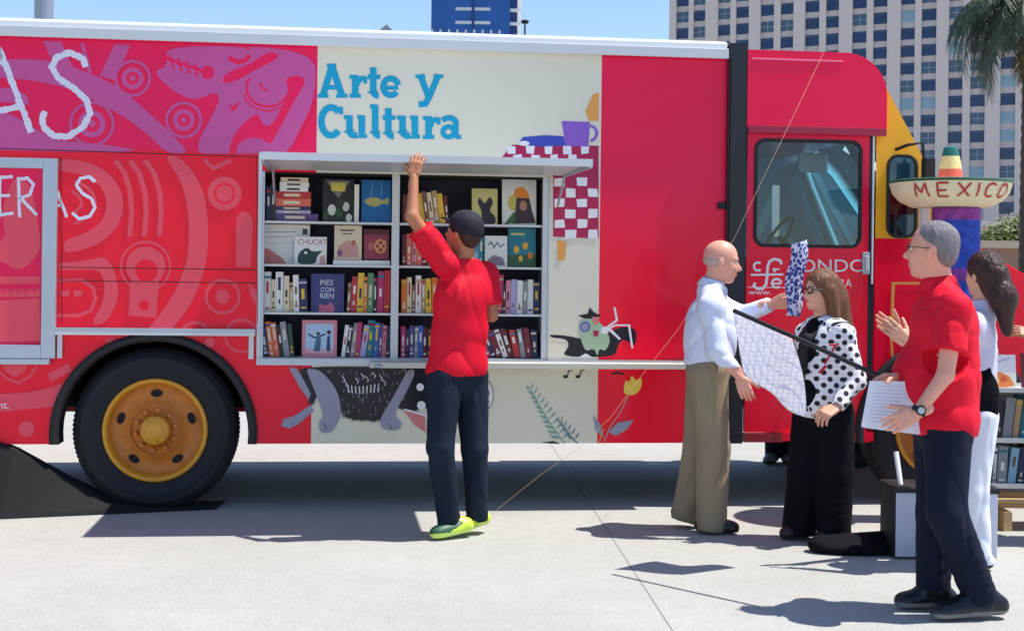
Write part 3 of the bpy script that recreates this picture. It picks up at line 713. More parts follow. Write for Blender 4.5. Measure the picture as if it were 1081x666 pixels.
def L_e(cx_, cy_, rx, ry): st(arc(cx_, cy_, rx, ry, 12, 322, 22), 6.4); st([(cx_-rx, cy_+1), (cx_+rx, cy_+1)], 4.2)
st([(341, 101), (350.5, 70)]); st([(350.5, 70), (361, 101)]); slab(343, 359, 92.5, 5); slab(335.5, 347, 101.5); slab(355, 367, 101.5); slab(345, 355, 69.5, 4)
L_r(369, 103.5); L_t(388, 103.5); L_e(412.5, 92, 8, 8.8)
st([(443.5, 79), (452.5, 103)], 6.6); st([(463, 79), (453, 103), (449, 110), (442, 110.5)], 6.6); slab(438.5, 449, 81, 4); slab(457.5, 468, 81, 4)
st(arc(349.5, 128.5, 10.2, 14.8, 40, 320, 22)); st([(360, 113), (360, 121)], 4.4)
L_u(364, 146); st([(396, 111), (396, 139)]+arc(400.5, 139, 4.5, 4.5, 180, 280, 5)); slab(390.5, 397, 112.5)
L_t(404, 146.5); L_u(420, 146.5); L_r(446.5, 147)
st(arc(473.5, 139.5, 6, 5.4, 0, 360, 16), 5.2); st([(467, 127.5)]+arc(474, 130, 7.2, 5.2, 130, 0, 8)+[(481.2, 146)], 6); slab(481, 487, 145)
art.mb.build('painted_title', truck); art = Art(TS)
# ---- checked table cloth, plate and cup
ck = [M['white_ink'], M['crimson']]
def cell(x0, y0, x1, y1, c): 
    j = lambda: random.uniform(-.7, .7); art.poly([(x0+j(), y0+j()), (x1+j(), y0+j()), (x1+j(), y1+j()), (x0+j(), y1+j())], ck[c])
art.poly([(541, 153), (632, 154), (632, 252), (584, 250), (584, 176), (526, 175), (530, 166)], ck[1])
for r in range(2):
    for c in range(10):
        if (r+c) % 2 == 0: cell(536+c*9.7-r*4, 154.5+r*9, 544.5+c*9.7-r*4, 162.5+r*9, 0) if 536+c*9.7 < 622 else None
for r in range(6):
    for c in range(4):
        if (r+c) % 2 == 0: cell(585+c*12, 188+r*11, 596+c*12 if c < 3 else 631, 197+r*11, 0)
art.poly([(547, 152), (552, 145), (575, 143), (595, 144), (597, 154), (570, 155)], M['blue_ink']); art.disc(553, 151.5, 6, M['white_ink'], 2.6)
art.poly([(593, 128), (623, 129), (621, 155), (597, 154)], M['purple_ink']); art.stroke(arc(622, 141, 8, 8, -80, 80, 10), 3, M['purple_ink'])
art.poly([(618, 118), (626, 100), (632, 98), (632, 128), (622, 128)], M['orange_ink']); art.poly([(588, 254), (598, 255), (596, 275), (589, 275)], M['orange_ink'])
art.mb.build('painted_table', truck); art = Art(TS)
# ---- dark furry creature below the counter
k6 = 4.157
def z6(L): return [(280+x/k6, 370+y/k6) for x, y in L]
ik, bg = M['inkblack'], M['bluegrey']
art.poly(z6([(150, 68), (700, 72), (860, 78), (850, 240), (690, 250), (640, 262), (560, 240), (520, 300), (470, 306), (430, 300), (400, 304), (345, 285), (325, 225), (240, 150), (215, 235), (190, 230), (195, 180), (160, 110)]), ik)
_ol = [(150, 68), (160, 110), (195, 180), (190, 230), (215, 235), (240, 150), (325, 225), (345, 285), (400, 304), (430, 300), (470, 306), (520, 300), (560, 240), (640, 262), (690, 250), (850, 240)]
for (xa_, ya_), (xb_, yb_) in zip(_ol, _ol[1:]):
    l_ = math.hypot(xb_-xa_, yb_-ya_); n_ = max(1, int(l_/7))
    for i in range(n_):
        x, y = xa_+(xb_-xa_)*i/n_, ya_+(yb_-ya_)*i/n_; nx, ny = -(yb_-ya_)/l_, (xb_-xa_)/l_; q_ = random.uniform(6, 15)
        q_ *= 1; art.poly(z6([(x-4-nx*3, y-2-ny*3), (x+nx*q_*.9+random.uniform(-5, 5), y+ny*q_+random.uniform(-3, 3)), (x+4-nx*3, y+2-ny*3)]), ik)
art.poly(z6([(178, 78), (240, 84), (300, 150), (328, 210), (332, 290), (292, 362), (238, 360), (236, 310), (258, 285), (228, 205), (195, 120)]), bg)
art.poly(z6([(102, 72), (138, 78), (170, 130), (200, 190), (190, 215), (150, 160)]), bg); art.poly(z6([(196, 240), (214, 262), (150, 318), (108, 342), (70, 332), (80, 300), (130, 285)]), bg)
art.poly(z6([(628, 80), (664, 88), (610, 200), (562, 282), (604, 318), (582, 352), (512, 346), (502, 300), (540, 240), (580, 170)]), bg)
art.poly(z6([(608, 262), (700, 285), (704, 358), (660, 330)]), M['pinkish'])
art.stroke(z6([(610, 258), (704, 284)]), 2, M['white_ink'])
for i in range(9): art.stroke(z6([(362+i*17, 150+6*math.sin(i*.5)), (366+i*16, 184+5*math.sin(i*.5))]), 1.1, M['white_ink'])
for x, y in ((335, 110), (345, 130), (420, 100), (440, 112), (500, 105), (515, 128), (470, 95), (395, 120), (255, 320), (540, 320)): art.stroke(z6([(x, y), (x+14, y+16), (x+8, y+26)]), .8, M['white_ink'] if x not in (255, 540) else ik)
for i in range(110):
    x = random.uniform(250, 620); y = random.uniform(78, 285)
    if not (240 < x < 335 and y > 100) and x+y < 820: art.stroke(z6([(x, y), (x+random.uniform(-8, 8), y+14)]), .5, bg)
art.disc(*z6([(680, 160)])[0], 4, M['white_ink']); art.disc(*z6([(685, 240)])[0], 4.5, M['white_ink'])
art.disc(*z6([(955, 195)])[0], 11, ik, 17); art.disc(*z6([(957, 195)])[0], 10, M['white_ink'], 15.6); art.stroke(z6([(960, 150), (985, 185), (970, 215), (985, 225)]), 1, ik)
for x_ in (64, 271): art.stroke([(x_, 166), (x_+1, 342)], .7, M['seam'])
art.mb.build('painted_creature', truck); art = Art(TS)
# ---- rider, notes, fern, tulip
k7 = 3.7
def z7(L): return [(560+x/k7, 300+y/k7) for x, y in L]
art.poly(z7([(75, 196), (150, 202), (190, 212), (260, 215), (310, 185), (350, 168), (395, 166), (416, 190), (410, 238), (392, 232), (360, 212), (340, 240), (332, 284), (120, 284), (152, 240), (140, 214), (78, 208)]), ik)
art.poly(z7([(185, 150), (215, 124), (262, 140), (300, 180), (312, 225), (292, 262), (268, 250), (262, 284), (250, 250), (215, 262), (196, 215)]), M['green_ink'])
art.disc(*z7([(213, 166)])[0], 5.6, M['blue_ink']); art.disc(*z7([(213, 166)])[0], 4.2, M['bluegrey']); art.poly(z7([(184, 122), (222, 116), (232, 90), (246, 108), (274, 122), (262, 136), (210, 134)]), ik)
art.poly(z7([(240, 128), (270, 128), (262, 158), (246, 156)]), M['pinkish']); art.poly(z7([(245, 180), (268, 182), (262, 205), (246, 202)]), M['crimson'])
art.stroke(z7([(328, 90), (338, 140), (300, 168), (350, 215)]), 2.2, M['white_ink']); art.stroke(z7([(275, 190), (330, 160), (385, 160), (398, 250)]), 1.8, M['white_ink']); art.disc(*z7([(290, 180)])[0], 4, M['white_ink'])
art.poly(z7([(190, 284), (215, 270), (240, 284)]), M['white_ink'])
for x in (597, 610): art.disc(x, 397.5, 2.6, ik, 1.8); art.stroke([(x+2, 397), (x+3.5, 391), (x+7, 391)], 1.2, ik)
art.stroke([(646, 395), (652, 393), (658, 395)], 2, ik)
def fern(x0, y0, x1, y1, n, l, m):
    art.stroke([(x0, y0), ((x0+x1)/2-1, (y0+y1)/2+2), (x1, y1)], 1.2, m)
    for i in range(n):
        t = i/n; x = x0+(x1-x0)*t; y = y0+(y1-y0)*t; q = l*(.45+.75*t)
        art.poly([(x, y), (x-q*.5, y-3.4), (x-q, y-3.2), (x-q*.6, y-.2)], m); art.poly([(x, y), (x+q*.35, y-5), (x+q*.75, y-8), (x+q*.5, y-3)], m)
fern(560, 411, 596, 468, 11, 12, M['fern_ink']); fern(592, 446, 610, 468, 5, 7, pal((90, 120, 140), .3)); 
art.poly([(570, 467.5), (584, 465.5), (592, 468.5)], ik)
art.poly([(658, 414), (660, 400), (664, 404), (667, 395), (671, 402), (678, 398), (677, 410), (670, 417), (662, 417)], M['tulip']); art.stroke([(664, 416), (655, 435), (643, 452), (637, 468)], 1.5, M['pinkish'])
art.poly([(642, 456), (652, 446), (669, 443), (662, 453), (650, 460)], bg); art.poly([(626, 438), (633, 446), (638, 462), (629, 455)], bg); art.stroke([(637, 452), (632, 468)], 1.2, M['orange_ink'])
art.mb.build('painted_artwork', truck)
# ------------------------------------------------------------------ framed hatch on the left, rail
fr = MB(); a0, a1, b0, b1 = U(61), U(46), Zt(55, 168), Zt(55, 378); iL = -1.15
fr.box((a1, -.05, b1), (a0, -.006, b0), M['alu']); fr.box((iL, -.05, b0-.065), (a1, -.006, b0), M['alu']); fr.box((iL, -.05, b1), (a1, -.006, b1+.085), M['alu']); fr.box((iL-.09, -.05, b1), (iL, -.006, b0), M['alu'])
hf = fr.build('hatch_frame', truck, bevel=.004)
fr = MB(); fr.box((iL, -.02, b1+.085), (a1, -.006, b0-.065), M['magenta']); hp = fr.build('hatch_panel', truck)
ha = Art(lambda x, y, o: T(x, y, -.022-o), first=.001)
ha.poly(z3([(-200, 300), (20, 290), (5, 200), (30, 110), (60, 100), (90, 130), (112, 250), (116, 300), (80, 350), (45, 362), (0, 330), (-200, 345)]), sa)
ha.poly(z3([(-200, 378), (114, 378), (114, 398), (-200, 400)]), sa); ha.stroke(z3([(-100, 425), (114, 425)]), 8, sa)
for i in range(6): ha.stroke(z3([(-20+i*22, 420), (-8+i*22, 420)]), 3, mg)
ha.poly(z3([(-200, 455), (112, 440), (114, 560), (-200, 565)]), sa)
for L in ([(36, 98), (0, 100), (-2, 152), (28, 150)], [(-2, 152), (0, 206), (38, 200)], [(55, 212), (52, 104), (78, 102), (94, 120), (84, 148), (58, 158), (104, 206)]): ha.stroke(z3(L), 3.4, M['chalk'], jit=.3)
ha.mb.build('hatch_artwork', hp)
fr = MB(); fr.box((iL-.1, -.09, b1-.035), (a0-.03, -.006, b1-.004), M['alu']); fr.build('hatch_sill', truck, bevel=.003)
rl = MB(); ra, rb, rz = U(61), U(271), Zt(165, 350)
rl.box((ra, -.05, rz), (rb, -.004, rz+.022), M['alu']); rl.box((ra, -.05, rz-.022), (rb, -.035, rz-.001), M['alu_light'])
for uu in (ra+.01, rb-.04): rl.box((uu, -.03, rz-.17), (uu+.03, -.004, rz-.023), M['alu_light'])
rl.build('body_rail', truck)
fr = MB(); fr.box((oL-.022, -.012, oB-.02), (oL, -.004, Zs), M['alu_light']); fr.build('edge_trim', truck)
# ------------------------------------------------------------------ bookshelf unit
bs = MB(); al = M['alu_light']; SV = .30
zsh = [Zt(345, 234), Zt(345, 279), Zt(345, 330)]; zsr = [Zt(500, 236.5), Zt(500, 282), Zt(500, 331.5)]
dL, dR = U(413.5), U(421.5); sT = .014
for i in range(3):
    zz = (zsh[i]+zsr[i])/2; zsh[i] = zz
    bs.box((oL+.012, .02, zz-sT), (oR-.03, SV, zz), al)
bs.box((dL, .005, oB+.02), (dR, .025, oT-.002), al); bs.box((dL+.01, .026, oB+.03), (dR-.01, SV, oT-.01), al)
bs.box((oL, -.006, oB), (oL+.018, .05, oT), M['alu']); bs.box((oL+.0005, .05, oB+.001), (oL+.012, SV+.01, oT), M['alu_light'])
bs.box((oR-.045, -.006, oB), (oR-.012, .04, oT), M['alu_light']); bs.box((oR-.011, -.01, oB), (oR, .03, oT), M['alu'])
bs.box((oR-.03, .041, oB+.001), (oR-.018, SV+.01, oT), M['alu'])
bs.box((oL-.02, -.03, oB-.022), (oR+.01, .02, oB+.02), M['alu']); bs.box((oL+.012, .021, oB), (oR-.03, SV, oB+.024), M['alu_light'])
bs.box((oL, SV+.0105, oB), (oR, SV+.02, oT), mat('shelf_back', (40, 42, 66), .7)); bs.box((oL+.013, .035, oT-.012), (oR-.03, SV, oT-.001), M['dark'])
bs.build('bookshelf', truck)
ZBOT = oB+.0245
# counter board
ct = MB(); ct.box((U(392), -.16, oB-.03), (U(737), -.033, oB+.006), mat('counter_board', (208, 206, 190), .5)); ct.build('counter', truck, bevel=.003)
cb_ = MB(); cb_.box((U(574), -.032, oB-.012), (U(737), -.004, oB+.02), M['alu']); cb_.build('counter_bracket', truck); cb_ = MB(); cb_.tube([(U(392), -.12, oB-.02), (U(398), -.17, oB-.015), (U(404), -.165, oB-.022)], .012, M['alu']); cb_.build('counter_hook', truck)
# awning flap, hinged above the shelves and raised level
aw = MB(); AWO = 1.0; wL, wR = U(283), U(596)
zh, zf = oT+.012, Zt(420, 170, -1.0)+.012
P0 = [Vector((wL, -.006, zh)), Vector((wR, -.006, zh)), Vector((wR, -AWO, zf)), Vector((wL, -AWO, zf))]
aw.prism([p for p in P0], (0, 0, .02), M['alu_light'])
aw.box((wL, -AWO-.018, zf-.022), (wR, -AWO-.001, zf+.022), M['alu_light'])
for uu in (wL, wR-.02): aw.prism([(uu, -.01, zh-.012), (uu+.02, -.01, zh-.012), (uu+.02, -AWO, zf-.03), (uu, -AWO, zf-.03)], (0, 0, .03), M['alu'])
awo = aw.build('awning_flap', truck)
for uu in (wL+.04, wR-.05): gs = MB(); gs.tube([(uu, -.012, zh-.20), (uu, -AWO*.3, zh+(zf-zh)*.3-.02)], .008, M['alu'], 6); gs.build('gas_strut', truck)
AWF = TW((U(440, 170, -AWO), -AWO, zf))
# ------------------------------------------------------------------ cab
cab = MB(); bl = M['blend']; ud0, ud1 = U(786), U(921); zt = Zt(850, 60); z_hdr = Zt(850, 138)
cabtop = Zt(800, 54)
st_ = MB(); st_.box((U(765.5), -.045, ZB), (U(784.5), .03, Zt(775, 47)), M['navy_strip'])
st_.box((U(761), -.02, Zt(765, 58)), (U(765), .02, Zt(765, 48)), M['black']); st_.box((U(757), -.03, Zt(760, 221)), (U(765), -.004, Zt(760, 214)), M['black'])
st_.tube([(U(768), -.05, ZB+.05), (U(768), -.05, ZR-.12)], .008, M['black']); st_.build('pillar_trim', truck)
# door surround with rounded window hole
wl_, wr_, wt_, wb_ = U(797, 205), U(908, 205), Zt(850, 149), Zt(850, 260)
def rrect(x0, x1, y0, y1, r, v, n=6):
    pts = []
    for cx_, cy_, a in ((x1-r, y1-r, 0), (x0+r, y1-r, 90), (x0+r, y0+r, 180), (x1-r, y0+r, 270)):
        pts += [Vector((cx_+r*math.cos(math.radians(a+90*i/n)), v, cy_+r*math.sin(math.radians(a+90*i/n)))) for i in range(n+1)]
    return pts
def holed(mb, outer, x0, x1, y0, y1, r, v, d, m):     # outer rectangle (x0,x1,z0,z1) with a rounded hole
    ox0, ox1, oz0, oz1 = outer; n = 6; inn = rrect(x0, x1, y0, y1, r, v, n)
    out = []
    for i, p in enumerate(inn):
        q = i//(n+1); t = (i % (n+1))/n
        c = [(ox1, oz1), (ox0, oz1), (ox0, oz0), (ox1, oz0)][q]
        out.append(Vector((p.x if (q in (0, 2) and t > .5) or (q in (1, 3) and t < .5) else c[0], v, c[1] if (q in (0, 2) and t > .5) or (q in (1, 3) and t < .5) else p.z)))
        if i % (n+1) == n//2: out[-1] = Vector((c[0], v, c[1]))
    N = len(inn); dd = Vector((0, d, 0))
    mb.add(inn+out+[p+dd for p in inn], [(i, (i+1) % N, (i+1) % N+N, i+N) for i in range(N)]+[((i+1) % N, i, i+2*N, (i+1) % N+2*N) for i in range(N)], m)
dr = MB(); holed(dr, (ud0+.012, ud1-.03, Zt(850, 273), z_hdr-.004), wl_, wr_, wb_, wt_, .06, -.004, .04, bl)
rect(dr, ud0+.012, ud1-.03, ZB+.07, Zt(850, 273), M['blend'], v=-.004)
door = dr.build('door', truck)
def gasket(x0, x1, y0, y1, r, v, w_, parent, name='window'):
    a = rrect(x0, x1, y0, y1, r, v); b = rrect(x0-w_, x1+w_, y0-w_, y1+w_, r+w_, v); N = len(a); o1 = Vector((0, .012, 0))
    gb = MB(); gb.add(a+b+[p+o1 for p in a]+[p+o1 for p in b], [(i, (i+1) % N, (i+1) % N+N, i+N) for i in range(N)]+[((i+1) % N, i, i+2*N, (i+1) % N+2*N) for i in range(N)]+[(i+N, (i+1) % N+N, (i+1) % N+3*N, i+3*N) for i in range(N)], M['black'])
    gb.add([p+Vector((0, .011, 0)) for p in a], [tuple(range(N))], M['glass'])
    return gb.build(name, parent)
gasket(wl_+.012, wr_-.012, wb_+.012, wt_-.012, .055, -.014, .022, door)
hd_ = MB(); hu = U(913, 278); hz = Zt(913, 278)
hd_.box((hu-.026, -.03, hz-.075), (hu+.026, -.0045, hz+.075), M['alu']); hd_.box((hu-.012, -.045, hz-.05), (hu+.012, -.0305, hz+.05), M['alu_light']); hd_.build('handle', door, bevel=.006)
rk = MB(); rk.box((ud0+.012, -.02, ZB+.005), (U(828), .03, ZB+.065), mat('rocker_red', (150, 16, 34), .5)); rk.box((U(828)+.002, -.015, ZB+.012), (ud1+.02, .03, ZB+.068), M['red']); rk.build('rocker_panel', truck)
# emblem and lettering on the door
da = Art(lambda x, y, o: T(x, y, .002-o), first=.008); wi = M['white_ink']
s35 = 3.504
def zd(L): return [(690+x/s35, 230+y/s35) for x, y in L]
da.stroke(zd(arc(386, 180, 15, 15, 50, 310, 12)), 2.4, wi)
da.stroke(zd([(474, 172), (468, 158), (448, 152), (430, 160), (422, 180), (420, 215), (416, 245), (404, 262), (384, 262), (370, 252), (376, 240)]), 2.8, wi)
da.stroke(zd([(360, 211), (480, 209)]), 2.2, wi); da.stroke(zd(arc(455, 242, 17, 16, 10, 310, 14)), 2.4, wi); da.stroke(zd([(438, 243), (472, 243)]), 1.8, wi)
da.stroke(zd([(446, 186), (448, 202)]), 2.4, wi); da.stroke(zd([(440, 190), (466, 190)]), 1.8, wi)
da.nxt(); da.mb.mats and None
def tdx(x0, y0): return lambda x, y: T(x0+x, y0-y, .002-da.o)
text_mesh('FONDO', 19, wi, tdx(833, 287), da.mb, sx=1.18); da.nxt(); text_mesh('DE CULTURA', 12, wi, tdx(833, 303), da.mb, sx=.92)
da.stroke([(789, 303.2), (830, 303.6)], .7, wi); da.nxt(); text_mesh('www.', 8, wi, tdx(790, 311), da.mb, sx=1.3)
da.mb.build('door_lettering', door)
# header and curved cab roof
ch_ = MB(); uN = U(932); rC = .28
prof = [(ud0-.005, z_hdr), (uN, z_hdr)]+[(uN-rC*1.05+rC*1.05*math.cos(math.radians(a)), cabtop-rC+rC*math.sin(math.radians(a))) for a in range(0, 91, 10)]+[(ud0-.005, cabtop)]
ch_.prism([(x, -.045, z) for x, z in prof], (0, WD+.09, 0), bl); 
ch_.box((ud0, -.06, z_hdr-.03), (uN-.005, -.046, z_hdr+.02), mat('drip_rail_red', (158, 14, 60), .4))
ch_.box((ud0+.02, -.05, cabtop-.065), (U(885), -.0455, cabtop-.055), mat('pale_seam', (226, 120, 150), .4))
ch_.build('cab_roof', truck, bevel=.012)
# post between door and nose, yellow raked corner
ps = MB(); ps.box((ud1-.028, .0, ZB+.07), (ud1-.008, .03, z_hdr), M['navy_strip']); ps.box((ud1-.007, -.012, Zt(922, 300)), (ud1+.004, .02, z_hdr-.002), M['white']); ps.box((ud1-.007, .0, ZB), (ud1+.02, .02, Zt(922, 302)), M['navy_strip']); ps.build('door_post', truck)
yl = MB(); uq0, uq1, zq0, zq1 = U(937, 205), U(967, 205), Zt(950, 250), Zt(950, 165)
zye = Zt(950, 252); yA = Vector((ud1+.02, 0, zye)); yT = T(930, 82); yC = T(986, 188)
xr = lambda z: yT.x+(yC.x-yT.x)*(yT.z-z)/(yT.z-yC.z)
# strips around the quarter window
zA, zBq = zq1+.03, zq0-.012
yl.prism([(yA.x, 0, zA), (xr(zA), 0, zA), (xr(yT.z), 0, yT.z), (yA.x, 0, yT.z)], dvec, M['yellow'])
holed(yl, (yA.x, xr(zA), zye, zA), uq0, uq1, zq0, zq1, .07, 0, .03, M['yellow'])
ue = xr(zye); yl.prism([(xr(zA), 0, zA), (xr(zA), 0, zye), (ue, 0, zye)], dvec, M['yellow'])
yl.build('yellow_corner_panel', truck); yl = MB(); yl.prism([(yA.x, WD-.03, zye), (ue, WD-.03, zye), (xr(yT.z), WD-.03, yT.z), (yA.x, WD-.03, yT.z)], dvec, M['yellow'])
yl.build('yellow_corner_panel', truck)
gasket(uq0+.01, uq1-.01, zq0+.01, zq1-.01, .06, -.01, .02, truck, 'quarter_window')
lnr = MB(); lnr.prism([(yA.x, WD-.045, zye), (ue-.06, WD-.045, zye), (xr(yT.z)-.03, WD-.045, yT.z), (yA.x, WD-.045, yT.z)], (0, .01, 0), M['cab_in']); lnr.build('inner_lining', truck)
# windscreen
ws = MB(); ws.add([(xr(yT.z)-.02, .06, yT.z), (ue-.03, .06, zye+.02), (ue-.03, WD-.06, zye+.02), (xr(yT.z)-.02, WD-.06, yT.z)], [(0, 1, 2, 3)], M['glass'])
for v_ in (.03, WD/2-.02, WD-.07): ws.prism([(xr(yT.z)-.05, v_, yT.z), (ue-.05, v_, zye), (ue, v_, zye), (xr(yT.z), v_, yT.z)], (0, .04, 0), {0: M['yellow'], 1: M['black'], 2: M['cab_in']}[0 if v_ < .1 else 1 if v_ < 1.5 else 2])
ws.build('windscreen', truck)
# fender, hood and nose
uH0, uH1 = ue-.02, U(1190); zh0 = Zt(1000, 252); hA = T(1043, 269, .02); hB = T(1081, 291, .02); sl_h = (hB.z-hA.z)/(hB.x-hA.x); hz_ = lambda u_: hA.z+sl_h*(u_-hA.x)
nz_ = MB(); fp = [(ud1+.021, 0, ZB)]+[(p[0]-wc.x+wf_.x, 0, p[2]) for p in ap]+[(uH1, 0, ZB+.1), (uH1, 0, hz_(uH1)), (uH0, 0, hz_(uH0)), (uH0, 0, zye-.002), (ud1+.021, 0, zye-.002)]
nz_.prism(fp, dvec, M['red']); nz2 = MB(); nz2.prism([(p[0], WD-.03, p[2]) for p in fp], dvec, M['red']); nz2.build('far_fender', truck)
hp_ = MB(); hp_.prism([(uH0, .03, hz_(uH0)-.03), (uH1, .03, hz_(uH1)-.03), (uH1, .03, hz_(uH1)+.015), (uH0, .03, hz_(uH0)+.015)], (0, WD-.06, 0), M['red'])
nz3 = MB(); nz3.box((uH1-.03, .031, .5), (uH1-.001, WD-.031, hz_(uH1)-.04), M['red']); nz3.build('front_panel', truck)
nz_.build('nose_panel', truck); hp_.build('hood', truck, bevel=.01)
bp_ = MB(); bp_.box((uH1+.002, -.02, .42), (uH1+.12, WD+.02, .62), M['alu']); bp_.build('bumper', truck, bevel=.01)
hl = MB(); 
for v_ in (.3, WD-.3):
    h_ = MB(); h_.lathe([(.11, .0), (.11, .03), (.09, .035), (.0005, .045)], M['alu_light'], (uH1, v_, 1.0), 'x', 24); h_.build('headlight', truck)
gr_ = MB(); gr_.box((uH1+.0, .55, .75), (uH1+.02, WD-.55, 1.2), M['black']); gr_.build('grille', truck)
ob_ = Art(lambda x, y, o: T(x, y, -o), first=.004); ob_.stroke([(984, 299), (943, 299), (941, 360), (944, 398)], 2.6, M['orange_ink']); ob_.mb.build('orange_outline', truck)
# mirror
mi_ = MB(); a = T(946, 158); b = T(964, 153); c = T(966, 186)
mi_.tube([a+Vector((0, -.0, 0)), a+Vector((.03, -.12, .02)), b+Vector((0, -.16, 0)), c+Vector((0, -.16, 0)), c+Vector((0, -.18, -.55))], .012, M['black'])
mi_.box((c.x-.03, -.25, c.z-.12), (c.x+.035, -.17, c.z+.10), M['black']); mi_.box((c.x-.045, -.24, c.z-.62), (c.x+.005, -.18, c.z-.2), M['white'])
mi_.build('wing_mirror', truck, bevel=.004)
# cab interior
ci = MB(); ci.box((u3+.02, .06, .7), (ue-.05, WD-.06, .76), M['cab_dark']); ci.box((u3+.021, .06, .76), (u3+.05, WD-.06, cabtop-.05), M['cab_in'])
ci.box((ue-.42, .1, .76), (ue-.08, WD-.1, zye-.18), M['cab_dark']); ci.box((u3+.03, .05, cabtop-.1), (uN-.2, WD-.05, cabtop-.06), M['cab_in'])
# far door wall with two openings
fu = lambda px: U(px, 220, WD-.05); fz = lambda px, py: Zt(px, py, WD-.05)
v_ = WD-.05
ci.box((u3+.05, v_, .76), (U(786, 220, v_), v_+.03, z_hdr+.3), M['cab_in'])
q0, q1, r0, r1 = fu(815), fu(845), fz(830, 250), fz(830, 196)
ci.box((U(786, 220, v_), v_, r1), (uN, v_+.03, z_hdr+.3), M['cab_in']); ci.box((U(786, 220, v_), v_, .76), (uN, v_+.03, r0), M['cab_in'])
ci.box((U(786, 220, v_), v_, r0), (q0, v_+.03, r1), M['cab_in']); ci.box((q1, v_, r0), (fu(868), v_+.03, r1), M['cab_in'])
ci.tube([(fu(842), v_-.05, fz(842, 170)), (fu(850), v_-.1, fz(850, 200)), (fu(876), v_-.1, fz(876, 262))], .05, M['cab_in']); 
ci.build('cab_interior', truck)
mm_ = MB(); q = T(858, 172, .8); mm_.box((q.x-.11, .78, q.z-.07), (q.x+.11, .82, q.z+.07), M['alu_light'], Matrix.Rotation(0, 4, 'Y')); mm_.build('interior_mirror', truck, bevel=.01)
sw = MB(); c = T(822, 250, .55); n = 24; pts = [c+Vector((.17*math.cos(2*PI*i/n)*.5, .19*math.sin(2*PI*i/n), .17*math.cos(2*PI*i/n)*.8)) for i in range(n+1)]
sw.tube(pts, .014, M['black'], 6); sw.tube([c, c+Vector((.35, 0, -.35))], .025, M['black'], 6); sw.build('steering_wheel', truck)
sw = MB(); sw.box((u3+.15, .35, .9), (u3+.6, .85, 1.05), M['cab_dark']); sw.box((u3+.12, .35, 1.05), (u3+.22, .85, 1.75), M['cab_dark']); sw.build('driver_seat', truck, bevel=.03)
# ------------------------------------------------------------------ books
CN = {'red': (188, 44, 52), 'dark red': (120, 30, 44), 'maroon': (96, 34, 48), 'orange': (222, 120, 46), 'yellow': (226, 184, 62), 'green': (96, 142, 104), 'dark green': (38, 66, 54),
      'teal': (28, 122, 138), 'blue': (50, 96, 178), 'navy': (38, 44, 84), 'purple': (92, 66, 128), 'magenta': (186, 46, 104), 'pink': (222, 136, 152), 'white': (226, 226, 222), 'cream': (220, 206, 176),
      'grey': (142, 142, 150), 'black': (34, 34, 42), 'brown': (122, 82, 62), 'coral': (222, 106, 84), 'lavender': (172, 166, 204), 'light blue': (136, 182, 208), 'tan': (186, 152, 112)}
BMt = {k_: mat('book_cloth_'+k_.replace(' ', '_'), v_, .5, var=.1, scale=20) for k_, v_ in CN.items()}
PG = mat('book_pages', (224, 216, 196), .8, var=.06, scale=60)
def ordn(i):
    return ['first', 'second', 'third', 'fourth', 'fifth', 'sixth', 'seventh', 'eighth', 'ninth', 'tenth', 'eleventh', 'twelfth', 'thirteenth', 'fourteenth', 'fifteenth', 'sixteenth', 'seventeenth', 'eighteenth', 'nineteenth', 'twentieth'][i]
def spine_book(w_, h_, d_, col, seed):
    rr_ = random.Random(seed); m = BMt[col]; b = MB(); c = .003
    b.box((0, 0, 0), (w_, c, h_), m); b.box((0, c+.0003, 0), (c, d_, h_), m); b.box((w_-c, c+.0003, 0), (w_, d_, h_), m); b.box((c+.0003, c+.0005, .004), (w_-c-.0003, d_-.004, h_-.004), PG)
    h_ = h_*rr_.uniform(.95, 1.03)
    light = col in ('white', 'cream', 'yellow', 'pink', 'lavender', 'light blue'); alt = BMt[rr_.choice(['black', 'red', 'navy', 'brown'] if light else ['white', 'cream', 'yellow', 'white'])]
    y = -.0006
    if rr_.random() < .8:
        z0 = h_*rr_.uniform(.35, .55); b.box((w_*.3, y, z0), (w_*.68, 0-.0001, z0+h_*rr_.uniform(.2, .38)), alt)
    if rr_.random() < .6:
        z0 = h_*rr_.uniform(.06, .14); b.box((w_*.2, y, z0), (w_*.8, -.0001, z0+.012), alt)
    if rr_.random() < .6: b.box((w_*.36, y, h_*.2), (w_*.6, -.0001, h_*.32), alt)
    if rr_.random() < .4: b.box((.001, y, h_*.86), (w_-.001, -.0001, h_*.93), BMt[rr_.choice(list(CN))])
    return b
def put(b, name, p, tilt, label, cat='book', group=None, base_up=0.0):
    o = b.build(name); wp = TW(p)
    o.matrix_world = Matrix.Translation(wp) @ Matrix.Rotation(TA, 4, 'Z') @ Matrix.Rotation(tilt, 4, 'Y'); tag(o, label, cat, group); return o
SG = 'books on the shelves of the truck'
bn = [0]
